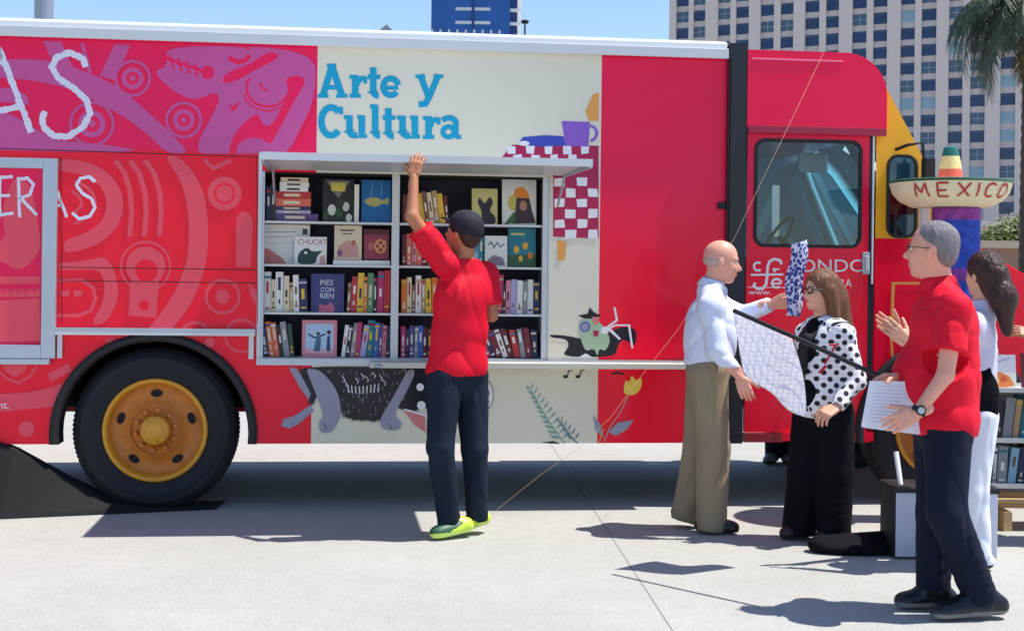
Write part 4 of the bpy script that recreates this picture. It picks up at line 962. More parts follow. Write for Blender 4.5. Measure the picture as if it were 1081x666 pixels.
def row(px0, zb, specs, rowname, side, px1=None, v=.055, place=TW):
    """specs: colour, width px, height px, lean degrees"""
    u_ = U(px0, 300, v); cnt = 0; tot = sum(s[1] for s in specs); sc_ = (U(px1, 300, v)-u_)/tot if px1 else None
    for i, (col, wpx, hpx, ln) in enumerate(specs):
        w_ = wpx*sc_ if sc_ else wpx/164.; h_ = hpx/163.; bn[0] += 1
        b = spine_book(w_*.94, h_, .17, col, bn[0]); t = math.radians(ln)
        x = u_+(0 if t >= 0 else 0); dz = (w_*math.sin(t) if t > 0 else 0)
        # tilt about the lower corner that stays on the shelf
        xx = u_ if t <= 0 else u_
        put(b, 'book', (xx+ (0 if t <= 0 else 0), v+random.uniform(0, .014), zb+.0012+(dz if t > 0 else 0)), t, '%s book, %s spine on the %s shelf, %s' % (col, ordn(i), rowname, side), group=SG)
        u_ += w_
LS = 'left half of bookcase'; RS = 'right half of bookcase'
z1, z2_, z3_, z4_ = zsh[0], zsh[1], zsh[2], ZBOT
def facing(px0, px1, ytop, zb, col, label, draw, v=.09, th=.022, lean=6, yref=None, face_px=None):
    """book shown cover-out; draw(art, w, h) paints in metres"""
    w_ = U(px1, 250, v)-U(px0, 250, v); h_ = Zt((px0+px1)/2, ytop, v)-zb; b = MB(); m = BMt[col]; c = .002
    b.box((0, 0, 0), (w_, c, h_), m); b.box((0, th-c, 0), (w_, th, h_), m); b.box((0, c+.0003, 0), (.003, th-c-.0003, h_), m); b.box((.0035, c+.0005, .003), (w_-.003, th-c-.0005, h_-.003), PG)
    a = Art(lambda x, y, o: Vector((x*w_, -o, y*h_)), first=.0004, step=.00008); draw(a)
    # painted shapes are part of the cover
    k = len(b.v); b.v += [tuple(p) for p in a.mb.v]
    for f, mi_ in zip(a.mb.f, a.mb.m): b.f.append([k+q for q in f]); b.m.append(b.mi(a.mb.mats[mi_])); b.sm.append(False)
    o = b.build('book'); o.matrix_world = Matrix.Translation(TW((U(px0, 250, v), v, zb+.0012))) @ Matrix.Rotation(TA, 4, 'Z') @ Matrix.Rotation(-math.radians(lean), 4, 'X'); tag(o, label, 'book', SG)
    return o
def txt(a, s, x, y, size, m, sx=.9, ww=None):
    a.nxt(); text_mesh(s, size, m, lambda X, Y: a.fn(x+X, y+Y, a.o), a.mb, sx=sx)
q = lambda *c: pal(c, .5)
# top-left: dark upright pair, stack of lying books, three covers
row(280, z1, [('navy', 5, 36, 0), ('black', 5, 40, 0)], 'top', LS)
zz = z1+.0012
for i, (col, a_, b_, h_) in enumerate([('purple', 289, 336, 8), ('lavender', 291, 328, 3.4), ('navy', 290, 328, 4), ('coral', 289, 328, 8), ('red', 290, 328, 7.5), ('white', 295, 325, 5), ('white', 295, 326, 4.5), ('cream', 296, 325, 5)]):
    ua, ub = U(a_, 220, .06), U(b_, 220, .06); th = h_/164; b = MB(); m = BMt[col]
    b.box((0, 0, 0), (ub-ua, .003, th), m); b.box((0, .0033, 0), (ub-ua, .15, .0025), m); b.box((0, .0033, th-.0025), (ub-ua, .15, th), m); b.box((.003, .004, .003), (ub-ua-.003, .146, th-.003), PG)
    b.box(((ub-ua)*.25, -.0006, th*.3), ((ub-ua)*.7, -.0001, th*.7), BMt['black' if col in ('white', 'cream') else 'cream'])
    put(b, 'book', (ua, .06+random.uniform(0, .012), zz), 0, '%s book lying flat, %s from the bottom of the stack on the top shelf' % (col, ordn(i)), group=SG); zz += th+.0008
facing(340, 373, 189, z1, 'black', 'black book with yellow label and white flowers on its cover, top shelf', lambda a: (a.poly([(.1, .97), (.5, .55), (.9, .97)], q(120, 120, 118)), a.poly([(.28, .72), (.72, .72), (.74, .92), (.26, .92)], q(212, 196, 90)), a.disc(.3, .28, .13, q(216, 220, 214)), a.disc(.75, .36, .11, q(206, 210, 204)), a.disc(.85, .1, .1, q(216, 220, 214)), a.disc(.52, .2, .12, q(50, 86, 52)), a.disc(.12, .15, .1, q(46, 80, 50)), a.disc(.6, .45, .1, q(40, 60, 46))))
b = MB(); b.box((0, 0, 0), (.03, .02, .245), BMt['white']); b.box((.002, .0203, .002), (.028, .16, .243), PG); put(b, 'book', (U(374, 220, .06), .06, z1+.0012), 0, 'thin white spine between the flower book and the blue fish book', group=SG)
facing(381, 412, 190, z1, 'blue', 'bright blue book with a yellow fish on its cover, top shelf', lambda a: (a.poly([(0, 0), (1, 0), (1, 1), (0, 1)], q(18, 108, 178)), a.poly([(.06, .5), (.25, .58), (.5, .6), (.75, .52), (.95, .62), (.92, .4), (.75, .47), (.5, .36), (.25, .4)], q(186, 180, 112)), a.stroke([(.3, .62), (.4, .95)], .02, q(120, 180, 210)), a.stroke([(.7, .62), (.68, .95)], .02, q(120, 180, 210))))
# second-left
facing(278, 327, 237, z2_, 'white', 'large pale book with a small pink figure, behind the title reading CHUCAT', lambda a: (a.poly([(0, 0), (.5, 0), (.42, .14), (.15, .36), (0, .42)], q(206, 120, 116)), a.stroke([(.05, .8), (.7, .82)], .025, q(150, 150, 160)), a.stroke([(.05, .68), (.6, .69)], .02, q(160, 160, 170)), a.poly([(.84, .75), (.95, .75), (.95, .9), (.84, .9)], q(70, 70, 84)), a.stroke([(.1, .5), (.8, .55)], .015, q(186, 170, 176))), v=.13)
facing(311, 345, 250, z2_, 'white', 'small white book titled CHUCAT with a dark green creature on its cover', lambda a: (txt(a, 'CHUCAT', .1, .72, .27, q(170, 40, 70), .82), a.poly([(.1, 0), (.1, .3), (.2, .5), (.4, .62), (.55, .45), (.9, .52), (.7, .3), (.66, 0)], q(28, 66, 58)), a.disc(.35, .42, .05, q(230, 230, 230)), a.poly([(.78, 0), (.8, .3), (.95, .35), (.98, 0)], q(206, 160, 160))), v=.07)
b = MB(); b.box((0, 0, 0), (U(412, 250, .06)-U(352, 250, .06), .12, .03), M['white']); lg = put(b, 'display_ledge', (U(352, 250, .06), .06, z2_+.001), 0, 'low white ledge under two cover-out books on the second shelf', 'ledge')
zl = z2_+.033
facing(353, 382, 238, zl, 'cream', 'beige book with dark title lines and pink print, on the white ledge', lambda a: (a.stroke([(.2, .86), (.72, .86)], .05, q(90, 80, 84)), a.stroke([(.3, .76), (.65, .76)], .04, q(120, 106, 100)), a.poly([(.1, .05), (.9, .08), (.85, .45), (.5, .58), (.15, .4)], q(204, 150, 142)), a.disc(.2, .2, .1, q(140, 80, 130)), a.disc(.7, .5, .08, q(180, 90, 90))))
facing(384, 411, 242, zl, 'maroon', 'maroon book with a gold star flower on its cover, beside the beige book', lambda a: (a.poly([(.04, .04), (.96, .04), (.96, .82), (.04, .82)], q(150, 58, 74)), a.ring(.66, .45, .2, .07, q(218, 150, 84)), a.stroke([(.5, .3), (.85, .62)], .05, q(222, 170, 96)), a.stroke([(.5, .6), (.85, .3)], .05, q(222, 170, 96)), a.disc(.3, .45, .13, q(186, 92, 100))))
# third-left
row(279, z3_, [('white', 7, 42, 0), ('cream', 5, 34, 0), ('white', 8, 42, -1), ('cream', 6, 38, -1), ('tan', 4, 31, -1), ('white', 6, 39, -2), ('navy', 9, 35, -3)], 'third', LS, px1=326)
facing(329, 364, 289, z3_, 'purple', 'dark violet book titled POEMS CON RIEN in white letters, third shelf', lambda a: (a.poly([(0, 0), (1, 0), (1, 1), (0, 1)], q(64, 66, 122)), txt(a, 'PIES', .26, .7, .2, q(214, 216, 230), 1.2), txt(a, 'CON', .28, .53, .17, q(214, 216, 230), 1.1), txt(a, 'RIEN', .26, .36, .19, q(214, 216, 230), 1.1), a.poly([(.24, 0), (.26, .22), (.45, .16), (.6, .26), (.72, .12), (.7, 0)], q(206, 104, 130))))['label'] = 'dark violet cover-out book with white title and pink figures, third shelf'
row(366, z3_, [('brown', 4, 32, 3), ('red', 7, 38, 3), ('yellow', 7, 42, 2), ('orange', 4, 38, 1), ('green', 7, 42, 1), ('black', 4, 38, 0), ('magenta', 7, 44, 1), ('red', 7, 45, 1)], 'third', 'right of the violet cover', px1=412)
# bottom-left
row(279, z4_, [('navy', 7, 32, -8), ('orange', 6, 37, -8), ('coral', 6, 36, -8), ('black', 5, 34, -7), ('grey', 7, 37, -8), ('dark green', 5, 35, -6)], 'bottom', LS, px1=312)
facing(320, 357, 338, z4_, 'pink', 'square pink-framed book showing two dancing figures, bottom shelf', lambda a: (a.poly([(.1, .1), (.9, .1), (.9, .9), (.1, .9)], q(178, 204, 232)), a.poly([(.1, .1), (.9, .1), (.9, .2), (.1, .22)], q(226, 180, 180)), a.stroke([(.18, .62), (.35, .52), (.5, .55), (.66, .62)], .05, q(52, 76, 112)), a.poly([(.34, .15), (.4, .5), (.48, .6), (.55, .48), (.52, .15)], q(60, 108, 132)), a.disc(.46, .63, .05, q(48, 50, 60)), a.poly([(.7, .15), (.72, .55), (.8, .6), (.82, .15)], q(44, 70, 112)), a.disc(.77, .67, .06, q(40, 40, 60))))
row(361, z4_, [('white', 4, 34, 7), ('black', 5, 34, 6), ('grey', 5, 36, 7), ('magenta', 5, 37, 5), ('lavender', 6, 34, 8), ('teal', 8, 39, 4), ('blue', 5, 37, 3), ('purple', 4, 36, 3), ('pink', 4, 34, 2), ('navy', 4, 33, 2)], 'bottom', 'right of the dancing figures cover', px1=412)
# right half
row(424, z1, [('maroon', 5, 30, 0), ('black', 5, 33, 0)], 'top', RS, px1=436)
row(438, z1, [('cream', 6, 34, -6), ('yellow', 5, 32, -8), ('brown', 5, 34, -9), ('cream', 5, 33, -8), ('tan', 6, 35, -7), ('yellow', 6, 32, -8), ('maroon', 4, 30, -6)], 'top', 'behind the raised arm', px1=474)
facing(498, 525, 199, z1, 'yellow', 'pale yellow book with a black horned animal head, top shelf', lambda a: (a.poly([(0, 0), (1, 0), (1, 1), (0, 1)], q(202, 196, 128)), a.poly([(.35, 0), (.4, .35), (.2, .62), (.3, .78), (.5, .55), (.7, .82), (.85, .6), (.66, .4), (.95, .2), (.9, 0)], q(46, 42, 60))))
facing(530, 566, 189, z1, 'white', 'white book with an orange-hatted bird figure on its cover, top shelf', lambda a: (a.poly([(.3, .6), (.4, .8), (.6, .84), (.76, .72), (.8, .58)], q(236, 142, 50)), a.disc(.33, .48, .17, q(200, 188, 96)), a.poly([(.42, .6), (.8, .58), (.88, .3), (.98, .05), (.3, .02), (.38, .3)], q(66, 44, 56)), a.disc(.62, .42, .11, q(180, 132, 116)), a.poly([(.05, 0), (.35, .3), (.42, .05)], q(70, 110, 70))))
row(424, z2_, [('maroon', 5, 33, 0), ('coral', 6, 34, 0), ('pink', 5, 30, 1), ('coral', 6, 31, 0), ('dark red', 5, 33, 0), ('brown', 6, 30, 1)], 'second', RS, px1=456)
row(497, z2_, [('teal', 4, 32, 0), ('light blue', 4, 30, 0), ('teal', 5, 31, 1)], 'second', 'beside the man in red', px1=510)
facing(512, 536, 249, z2_, 'white', 'small white book with a scribbled grey title, right of the cap', lambda a: (a.stroke([(.15, .7), (.3, .8), (.4, .62), (.55, .78), (.7, .64), (.86, .74)], .045, q(80, 90, 110)), a.poly([(.1, .05), (.9, .05), (.8, .3), (.4, .38), (.15, .25)], q(134, 122, 132))), v=.07)
facing(537, 566, 241, z2_, 'teal', 'teal book with yellow sunflowers on its cover, second shelf', lambda a: (a.poly([(0, 0), (1, 0), (1, 1), (0, 1)], q(34, 124, 140)), a.poly([(0, 0), (1, 0), (1, .35), (0, .3)], q(54, 96, 60)), a.disc(.3, .45, .1, q(228, 180, 50)), a.disc(.62, .55, .1, q(232, 170, 50)), a.disc(.8, .3, .09, q(224, 120, 60)), a.disc(.45, .22, .08, q(226, 190, 70)), a.stroke([(.1, .85), (.6, .85)], .05, q(220, 200, 120))))
row(424, z3_, [('orange', 6, 36, 0), ('cream', 5, 38, 0), ('brown', 4, 30, 0), ('white', 6, 40, 0), ('tan', 5, 36, 0), ('yellow', 6, 37, -1), ('orange', 6, 38, 0), ('red', 6, 37, 0), ('cream', 6, 35, 0)], 'third', RS, px1=474)
row(515, z3_, [('black', 5, 36, 0), ('dark red', 4, 40, 1), ('magenta', 6, 42, 2), ('black', 3, 33, 1), ('pink', 5, 36, 1), ('lavender', 6, 37, 1), ('white', 6, 36, 1), ('grey', 5, 35, 1), ('white', 6, 37, 0), ('navy', 7, 35, -1)], 'third', 'right of the man in red', px1=571)
row(424, z4_, [('magenta', 5, 33, 0), ('navy', 4, 30, 0), ('purple', 5, 34, 0), ('grey', 4, 33, 1), ('blue', 5, 34, 1), ('maroon', 5, 32, 0), ('black', 5, 31, 0), ('red', 5, 33, 0)], 'bottom', RS, px1=462)
row(508, z4_, [('green', 6, 24, -24), ('magenta', 5, 28, -24), ('navy', 5, 30, -23), ('dark red', 6, 30, -22), ('white', 5, 31, -20), ('maroon', 6, 31, -18), ('red', 6, 30, -14), ('grey', 5, 31, -10), ('dark red', 6, 32, -8), ('navy', 6, 30, -5)], 'bottom', 'right of the man in red', px1=570)
# ------------------------------------------------------------------ sombrero on its cloth-wrapped post, on the hood
PY = 9.08; pbase = W(1009, 250, PY); ztop = W(1005, 220, PY).z
sr_ = empty('cloth_wrapped_post', (pbase.x, PY, 0)); tag(sr_, 'blue and purple woven cloth wrapped post under the straw sombrero', 'display post')
sm = mat('blue_serape', (44, 74, 176), .85, var=.85, scale=22, bump=.3, bscale=90); smp = mat('purple_serape', (140, 60, 150), .85, var=.8, scale=22, bump=.3, bscale=90)
b = MB(); n = 22
for i in range(n):
    z0 = .3+(ztop-.3)*i/n; z1_ = .3+(ztop-.3)*(i+1)/n; r0 = .150; k0 = len(b.v)
    b.lathe([(r0, z0), (r0+.0015, (z0+z1_)/2), (r0, z1_)], [sm, smp, sm, sm, sm][i % 5], n=32)
b.lathe([(.15, ztop), (.0005, ztop+.001)], smp, n=32); b.build('cloth_wrap', sr_)
b = MB(); b.lathe([(.0005, 0), (.19, .001), (.19, .02), (.05, .03), (.05, .299)], M['black'], n=24); b.build('base', sr_)
hat = empty('sombrero', (W(1003, 212, PY).x, PY, ztop+.022)); hat.scale = (.94, .94, .98); tag(hat, 'huge straw sombrero with lettered upturned brim and green, cream and red crown', 'sombrero')
straw = mat('straw', (240, 226, 186), .85, var=.12, scale=30, bump=.4, bscale=80)
b = MB(); Rb = .40; hb_ = .17
brp = [(.11, .02), (.19, .0), (.26, .005), (.33, .035), (.375, .085), (Rb, .142), (Rb+.005, .150), (Rb+.004, .138), (.382, .07), (.335, .02), (.26, -.015), (.18, -.018), (.0005, -.015)]
b.lathe(brp, straw, n=72); b.lathe([(Rb-.004, .146), (Rb+.002, .155), (Rb+.010, .149), (Rb+.008, .136)], mat('green_binding', (26, 84, 62), .7), n=72)
br_o = b.build('brim', hat); 
b = MB(); cz = W(1003, 153, PY).z-(ztop+.022)
cols = [(.16, .02, 'coral'), (.14, .14, 'coral'), (.118, .23, 'cream'), (.092, .34, 'teal')]
hcm = {'coral': mat('crown_coral', (226, 106, 88), .85, var=.15, scale=40, bump=.3), 'cream': mat('crown_cream', (232, 214, 150), .85, var=.12, scale=40, bump=.3), 'teal': mat('crown_teal', (24, 110, 106), .85, var=.15, scale=40, bump=.3)}
rad = lambda t: .075*(1-t)**.8+.046
zA_ = .0
for (t0, t1, cn) in ((0, .60, 'coral'), (.60, .82, 'cream'), (.82, 1.0, 'teal')):
    pr = [(rad(t)*.9, cz*t+.0005) for t in [t0+(t1-t0)*i/4 for i in range(5)]]
    if t1 == 1.0: pr = pr[:-1]+[(.044, cz*.97), (.028, cz*.995), (.0005, cz)]
    b.lathe(pr, hcm[cn], n=36)
b.build('crown', hat)
# lettering wraps round the outside of the brim
def brim_pt(x, y, o):     # x: metres along the rim (0 = nearest the viewer), y: 0..1 up the brim
    pr = [(.335, .02), (.382, .07), (Rb+.004, .138)]; t = y*2; i = 0 if t < 1 else 1; t -= i
    r = pr[i][0]+(pr[i+1][0]-pr[i][0])*t+o; z = pr[i][1]+(pr[i+1][1]-pr[i][1])*t
    a = -PI/2-.30+x/.39
    return Vector((r*math.cos(a), r*math.sin(a), z))
ha2 = Art(brim_pt, first=.006, step=.0003); rl_ = mat('red_yarn', (190, 60, 52), .9)
def BL(L, x0):
    q = []
    for (xa_, ya_), (xb_, yb_) in zip(L, L[1:]): q += [(xa_+(xb_-xa_)*i_/8, ya_+(yb_-ya_)*i_/8) for i_ in range(8)]
    q.append(L[-1]); o_ = ha2.nxt(); w_ = .0065; n_ = len(q); A_ = []; B_ = []
    for i_ in range(n_):
        a_ = q[max(i_-1, 0)]; b_ = q[min(i_+1, n_-1)]; dx = b_[0]-a_[0]; dy = (b_[1]-a_[1])*.13; l_ = math.hypot(dx, dy) or 1
        X_, Y_ = x0+q[i_][0], .16+.7*q[i_][1]; A_.append(brim_pt(X_-dy/l_*w_, Y_+dx/l_*w_/.13, o_)); B_.append(brim_pt(X_+dy/l_*w_, Y_-dx/l_*w_/.13, o_))
    ha2.mb.add(A_+B_, [(i_, i_+1, i_+1+n_, i_+n_) for i_ in range(n_-1)], rl_)
BL([(0, 0), (.015, 1), (.05, .35), (.085, 1), (.10, 0)], -.245)
for L in ([(.0, 0), (.0, 1)], [(0, 1), (.07, 1)], [(0, .5), (.055, .5)], [(0, 0), (.07, 0)]): BL(L, -.08)
for L in ([(0, 0), (.08, 1)], [(0, 1), (.08, 0)]): BL(L, .05)
BL([(0, 0), (0, 1)], .185); BL([(.09-.045+.045*math.cos(math.radians(a)), .5+.5*math.sin(math.radians(a))) for a in range(50, 311, 26)], .24)
BL([(.045+.045*math.cos(math.radians(a)), .5+.5*math.sin(math.radians(a))) for a in range(0, 361, 24)], .36)
for v_ in range(len(ha2.mb.mats)): pass
ha2.mb.build('brim_lettering', br_o)
# ------------------------------------------------------------------ book rack on the right
rackY = 8.75; rp = lambda px, py, dy=0: W(px, py, rackY+dy)
rx0 = rp(1037, 450).x; rx1 = rx0+1.15; shz = [rp(1060, 411).z, rp(1060, 464).z, rp(1060, 512).z]
rack = empty('book_rack', (rx0, rackY, 0)); tag(rack, 'low white metal rack full of books at the right edge', 'book rack')
whm = mat('white_wire', (222, 224, 222), .4); wood = mat('pale_wood', (206, 168, 116), .6, var=.25, scale=12)
for i, z in enumerate(shz):
    b = MB(); b.box((0, 0, z-.014), (rx1-rx0, .30, z), whm); b.box((0, -.012, z-.018), (rx1-rx0, -.001, z+.012), whm); b.build('shelf', rack, bevel=.002)
for x in (.015, rx1-rx0-.015):
    for y in (.01, .29):
        b = MB(); b.tube([(x, y, 0.02), (x, y, shz[0]-.015)], .011, whm); b.build('post', rack)
b = MB(); b.box((.03, .302, shz[2]), (rx1-rx0-.03, .31, shz[0]+.02), whm); b.build('back_panel', rack)
for j, (zz_, y_) in enumerate(((.17, -.05), (.12, .08), (.17, .2))):
    b = MB(); b.box((-.12, y_, zz_), (rx1-rx0+.05, y_+.06, zz_+.025), wood); b.build('wooden_slat', rack)
for x in (.12, .75):
    b = MB(); b.box((x, -.06, 0), (x+.05, .3, .118), wood); b.build('wooden_foot', rack)
def rput(b, x, y, z, tilt, label, lean=0):
    o = b.build('book'); o.matrix_world = Matrix.Translation((rx0+x, rackY+y, z+.0015)) @ Matrix.Rotation(tilt, 4, 'Y') @ Matrix.Rotation(-lean, 4, 'X'); tag(o, label, 'book', 'books on the low white rack')
for zi, rown, specs in ((1, 'upper', [('light blue', .035, .25), ('white', .02, .26), ('black', .03, .26), ('grey', .06, .28), ('tan', .04, .27), ('teal', .055, .29), ('cream', .03, .26), ('brown', .04, .27), ('orange', .03, .25), ('red', .05, .27), ('navy', .05, .28), ('white', .04, .26), ('green', .05, .25), ('maroon', .05, .27), ('blue', .05, .25), ('cream', .05, .28), ('grey', .05, .26), ('red', .04, .25)]),
                        (2, 'lower', [('dark green', .04, .24), ('white', .02, .25), ('grey', .06, .26), ('light blue', .05, .25), ('navy', .05, .25), ('dark red', .04, .26), ('cream', .04, .24), ('blue', .04, .24), ('brown', .04, .23), ('tan', .05, .26), ('black', .05, .24), ('green', .05, .25), ('orange', .04, .24), ('navy', .05, .25), ('lavender', .05, .24), ('red', .05, .26), ('yellow', .04, .25), ('grey', .05, .24)])):
    x = .035
    for i, (col, w_, h_) in enumerate(specs):
        bn[0] += 1; b = spine_book(w_*.95, h_*.9, .2, col, bn[0]); ln = .12 if i in (3, 4, 5) else .05
        rput(b, x, .02+random.uniform(0, .02), shz[zi]+w_*math.sin(ln), ln, '%s book, %s from the left on the %s shelf of the white rack' % (col, ordn(i), rown)); x += w_+.004
def cov(col, w_, h_, draw):
    b = MB(); m = BMt[col]; b.box((0, 0, 0), (w_, .002, h_), m); b.box((0, .02, 0), (w_, .022, h_), m); b.box((0, .0023, 0), (.003, .0197, h_), m); b.box((.0035, .0025, .003), (w_-.003, .0195, h_-.003), PG)
    a = Art(lambda x, y, o: Vector((x*w_, -o, y*h_)), first=.0004, step=.00008); draw(a); k = len(b.v); b.v += [tuple(p) for p in a.mb.v]
    for f, mi_ in zip(a.mb.f, a.mb.m): b.f.append([k+q_ for q_ in f]); b.m.append(b.mi(a.mb.mats[mi_])); b.sm.append(False)
    return b
rput(cov('white', .21, .21, lambda a: (a.poly([(0, .45), (1, .5), (1, 1), (0, 1)], q(206, 208, 226)), a.stroke([(.15, .85), (.5, .8), (.85, .9)], .03, q(130, 140, 180)), a.poly([(.05, .08), (.2, .4), (.5, .5), (.8, .36), (.95, .1), (.6, .02)], q(226, 132, 70)), a.ring(.3, .22, .16, .05, q(240, 210, 170)), a.disc(.62, .28, .1, q(206, 90, 60)))), .02, .06, shz[0], 0, 'white and orange illustrated book standing cover-out on top of the rack', .15)
rput(cov('yellow', .14, .17, lambda a: (a.poly([(.1, .1), (.9, .1), (.9, .6), (.1, .6)], q(238, 226, 170)),)), -.09+.1-.05+.03, .14, shz[0], 0, 'small pale yellow book standing behind the orange one on the rack', .12)
rput(cov('white', .13, .24, lambda a: (a.stroke([(.2, .8), (.8, .8)], .06, q(150, 170, 190)),)), .04, .2, shz[0], 0, 'tall white booklet at the back of the rack top', .1)
rput(cov('maroon', .19, .22, lambda a: (a.disc(.5, .5, .25, q(220, 160, 80)),)), .27, .07, shz[0], 0, 'maroon book with a gold disc on the rack top by the frame edge', .15)
# ------------------------------------------------------------------ people
red_cloth = mat('red_shirt_cloth', (214, 14, 44), .62, var=.1, scale=5, bump=.45, bscale=16, spec=.2)
red_polo = mat('red_polo_cloth', (222, 18, 48), .7, var=.1, scale=5, bump=.45, bscale=16, spec=.2)
denim = mat('dark_denim_cloth', (24, 36, 52), .85, var=.5, scale=4, bump=.3, bscale=9, spec=.2)
navy_cloth = mat('navy_trouser_cloth', (20, 26, 46), .85, var=.2, scale=5, bump=.5, bscale=8, spec=.2)
khaki = mat('khaki_cloth', (146, 130, 108), .85, var=.12, scale=5, bump=.5, bscale=8, spec=.2)
white_cloth = mat('white_blue_shirt_cloth', (214, 222, 242), .7, var=.04, scale=5, bump=.5, bscale=15, spec=.2)
black_cloth = mat('black_cloth', (14, 14, 22), .9, var=.2, scale=5, bump=.4, bscale=14, spec=.15)
lav_cloth = mat('pale_lavender_cloth', (206, 200, 222), .75, var=.05, bump=.4); white_tr = mat('white_trouser_cloth', (222, 226, 238), .75, var=.04, bump=.5)
black_shoe = mat('black_shoe_leather', (18, 18, 24), .35, var=.2); black_sole = mat('black_sole', (24, 24, 28), .7)
gsh = mat('dark_green_shoe', (40, 84, 60), .5, var=.3, scale=60); lime = mat('lime_shoe', (196, 232, 70), .45); lsole = mat('lime_sole', (206, 236, 120), .5)
hair_grey = hair_mat('grey_hair', (124, 118, 122), .6, .6); hair_brown = hair_mat('brown_hair', (112, 72, 46), .7)
hair_dk = hair_mat('dark_brown_hair', (58, 32, 24), .6); hair_white = mat('white_fringe_hair', (190, 164, 154), .7, var=.2, scale=60, bump=.5)
cap_m = mat('dark_navy_cap', (20, 22, 38), .8, var=.2, bump=.2, bscale=200)
M['hair_dark'] = hair_dk
def short_hair(t, P, R, c, fr=.02):
    t.ell(P(-.018, 0, .04), (.103, .086, .094), R, .02); t.ell(P(-.06, 0, -.005), (.052, .074, .075), R, .02)
    t.ell(P(.085, 0, -.035), (.085, .075, .085), R, .012, True); t.ell(P(.02, 0, -.12), (.1, .1, .07), R, .01, True)
    for y in (-1, 1): t.ell(P(.02, y*.09, -.03), (.035, .03, .035), R, .01, True)
# man at the shelves: left arm raised to the flap
Y0 = 8.28
def J_(px, py, dy=0): return W(px, py, Y0+dy)
hw = AWF+Vector((.02, .03, -.045))
Ja = dict(head=J_(489, 246, -.02)+Vector((0, 0, 0)), neck=J_(491, 277), shL=J_(470, 279, -.1), elL=J_(435, 229, -.18), wrL=J_(437, 187, -.10),
          shR=J_(513, 290, .14), elR=J_(519, 333, .12), wrR=J_(500, 338, .33), chest=J_(489, 312, .02), pel=J_(482, 388, .03), hipL=J_(470, 398, -.05), hipR=J_(496, 398, .1),
          knL=J_(465, 472, -.10), knR=J_(501, 474, .06), anL=J_(475, 548, -.02), anR=J_(504, 541, .1), toeL=J_(456, 566, -.12), toeR=J_(482, 557, .1), hlL=npv(J_(492, 557, 0)), hlR=npv(J_(511, 551, .14)))
for q_, z_ in (('toeL', .012), ('toeR', .012), ('hlL', .03), ('hlR', .05)):
    p = Ja[q_]; Ja[q_] = npv((p[0], p[1], z_))
def cap_fn(t, P, R, c):
    t.ell(P(-.012, 0, .05), (.108, .09, .088), R, .02); t.ell(P(-.03, 0, .02), (.09, .086, .07), R, .02); t.ell(P(.02, 0, -.075), (.16, .12, .072), R, .012, True)
    t.cone(P(.06, 0, .052), P(.15, 0, .055), .07, .035, .01, fl=(R[:, 2], .12))
ra_, ba_, Pa, basea, Jx = person('man in red shirt, dark jeans and lime shoes reaching up to the raised flap', Ja, (-.82, .5, .22), M['skin_tan'], red_cloth, denim,
       dict(mats=(gsh, lsole, lime), stripe=True), dict(mat=cap_m, fn=cap_fn, name='cap', wr=.001), sleeve='short', res=.0085, shirt_cut=float(W(480, 396, Y0).z), shirt_wr=.0062,
       hands={'L': dict(d=(.12, .25, .95), n=(.3, .9, -.1), t=(-1, 0, .2), curl=.28), 'R': dict(d=(-.7, .5, -.2), n=(-.3, .2, -1), t=(0, 0, 1), curl=.5)}, seed=2, pants_wr=.007, bulk=1.06, pant_r=(.092, .070, .062), waist=float(W(480, 392, Y0).z)+.08)
t = Sdf(); short_hair(t, Pa, frame((-.82, .5, .22)), None); np_obj('hair', [t.mesh(.007)], [hair_dk], ba_, (0, 0, 0), smooth=1).location = -basea
# bald man in the white shirt
Y0 = 8.58
Jb = dict(head=J_(762, 276), neck=J_(752, 301, .0), shR=J_(751, 325, -.19), elR=J_(757, 371, -.24), wrR=J_(781, 398, -.28), shL=J_(757, 322, .17), elL=J_(783, 333, .12), wrL=J_(814, 321, -.04),
          chest=J_(750, 344), pel=J_(748, 384, .0), hipR=J_(748, 394, -.09), hipL=J_(745, 394, .09), knR=J_(753, 472, -.09), knL=J_(739, 470, .09), anR=J_(750, 551, -.08), anL=J_(723, 541, .1),
          toeR=J_(779, 562, -.1), toeL=J_(736, 553, .1), hlR=npv(J_(741, 563, -.08)), hlL=npv(J_(714, 545, .1)))
for q_, z_ in (('toeR', .012), ('toeL', .012), ('hlR', .012), ('hlL', .06)): p = Jb[q_]; Jb[q_] = npv((p[0], p[1], z_))
def fringe(t, P, R, c):
    t.ell(P(-.02, 0, -.002), (.094, .083, .052), R, .02); t.ell(P(.075, 0, 0), (.08, .1, .1), R, .03, True); t.ell(P(.03, 0, .095), (.13, .1, .062), R, .03, True)
    for y in (-1, 1): t.ell(P(.015, y*.09, -.03), (.03, .03, .035), R, .01, True)
rb_, bb_, Pb, baseb, Jx = person('bald man in white long-sleeved shirt and khaki trousers beside the truck door', Jb, (.97, -.12, -.12), M['skin_pink'], white_cloth, khaki, dict(mats=(black_shoe, black_sole, black_shoe)),
       dict(mat=hair_white, fn=fringe), sleeve='long', shirt_cut=float(W(748, 383, Y0).z)-.01, waist=float(W(748, 382, Y0).z)+.01, shirt_wr=.0062, pants_wr=.009, bulk=1.12,
       hands={'R': dict(d=(.35, -.1, -.9), n=(.2, .9, .0), t=(.9, 0, -.2), curl=.35), 'L': dict(d=(.95, -.15, .12), n=(0, -.8, -.4), t=(0, 0, 1), curl=.55)}, collar=dict(mat=white_cloth), seed=5, pant_r=(.104, .086, .088), hs=1.05)
b = MB(); pel = npv(Jb['pel']); wz = float(W(748, 383, 8.58).z)
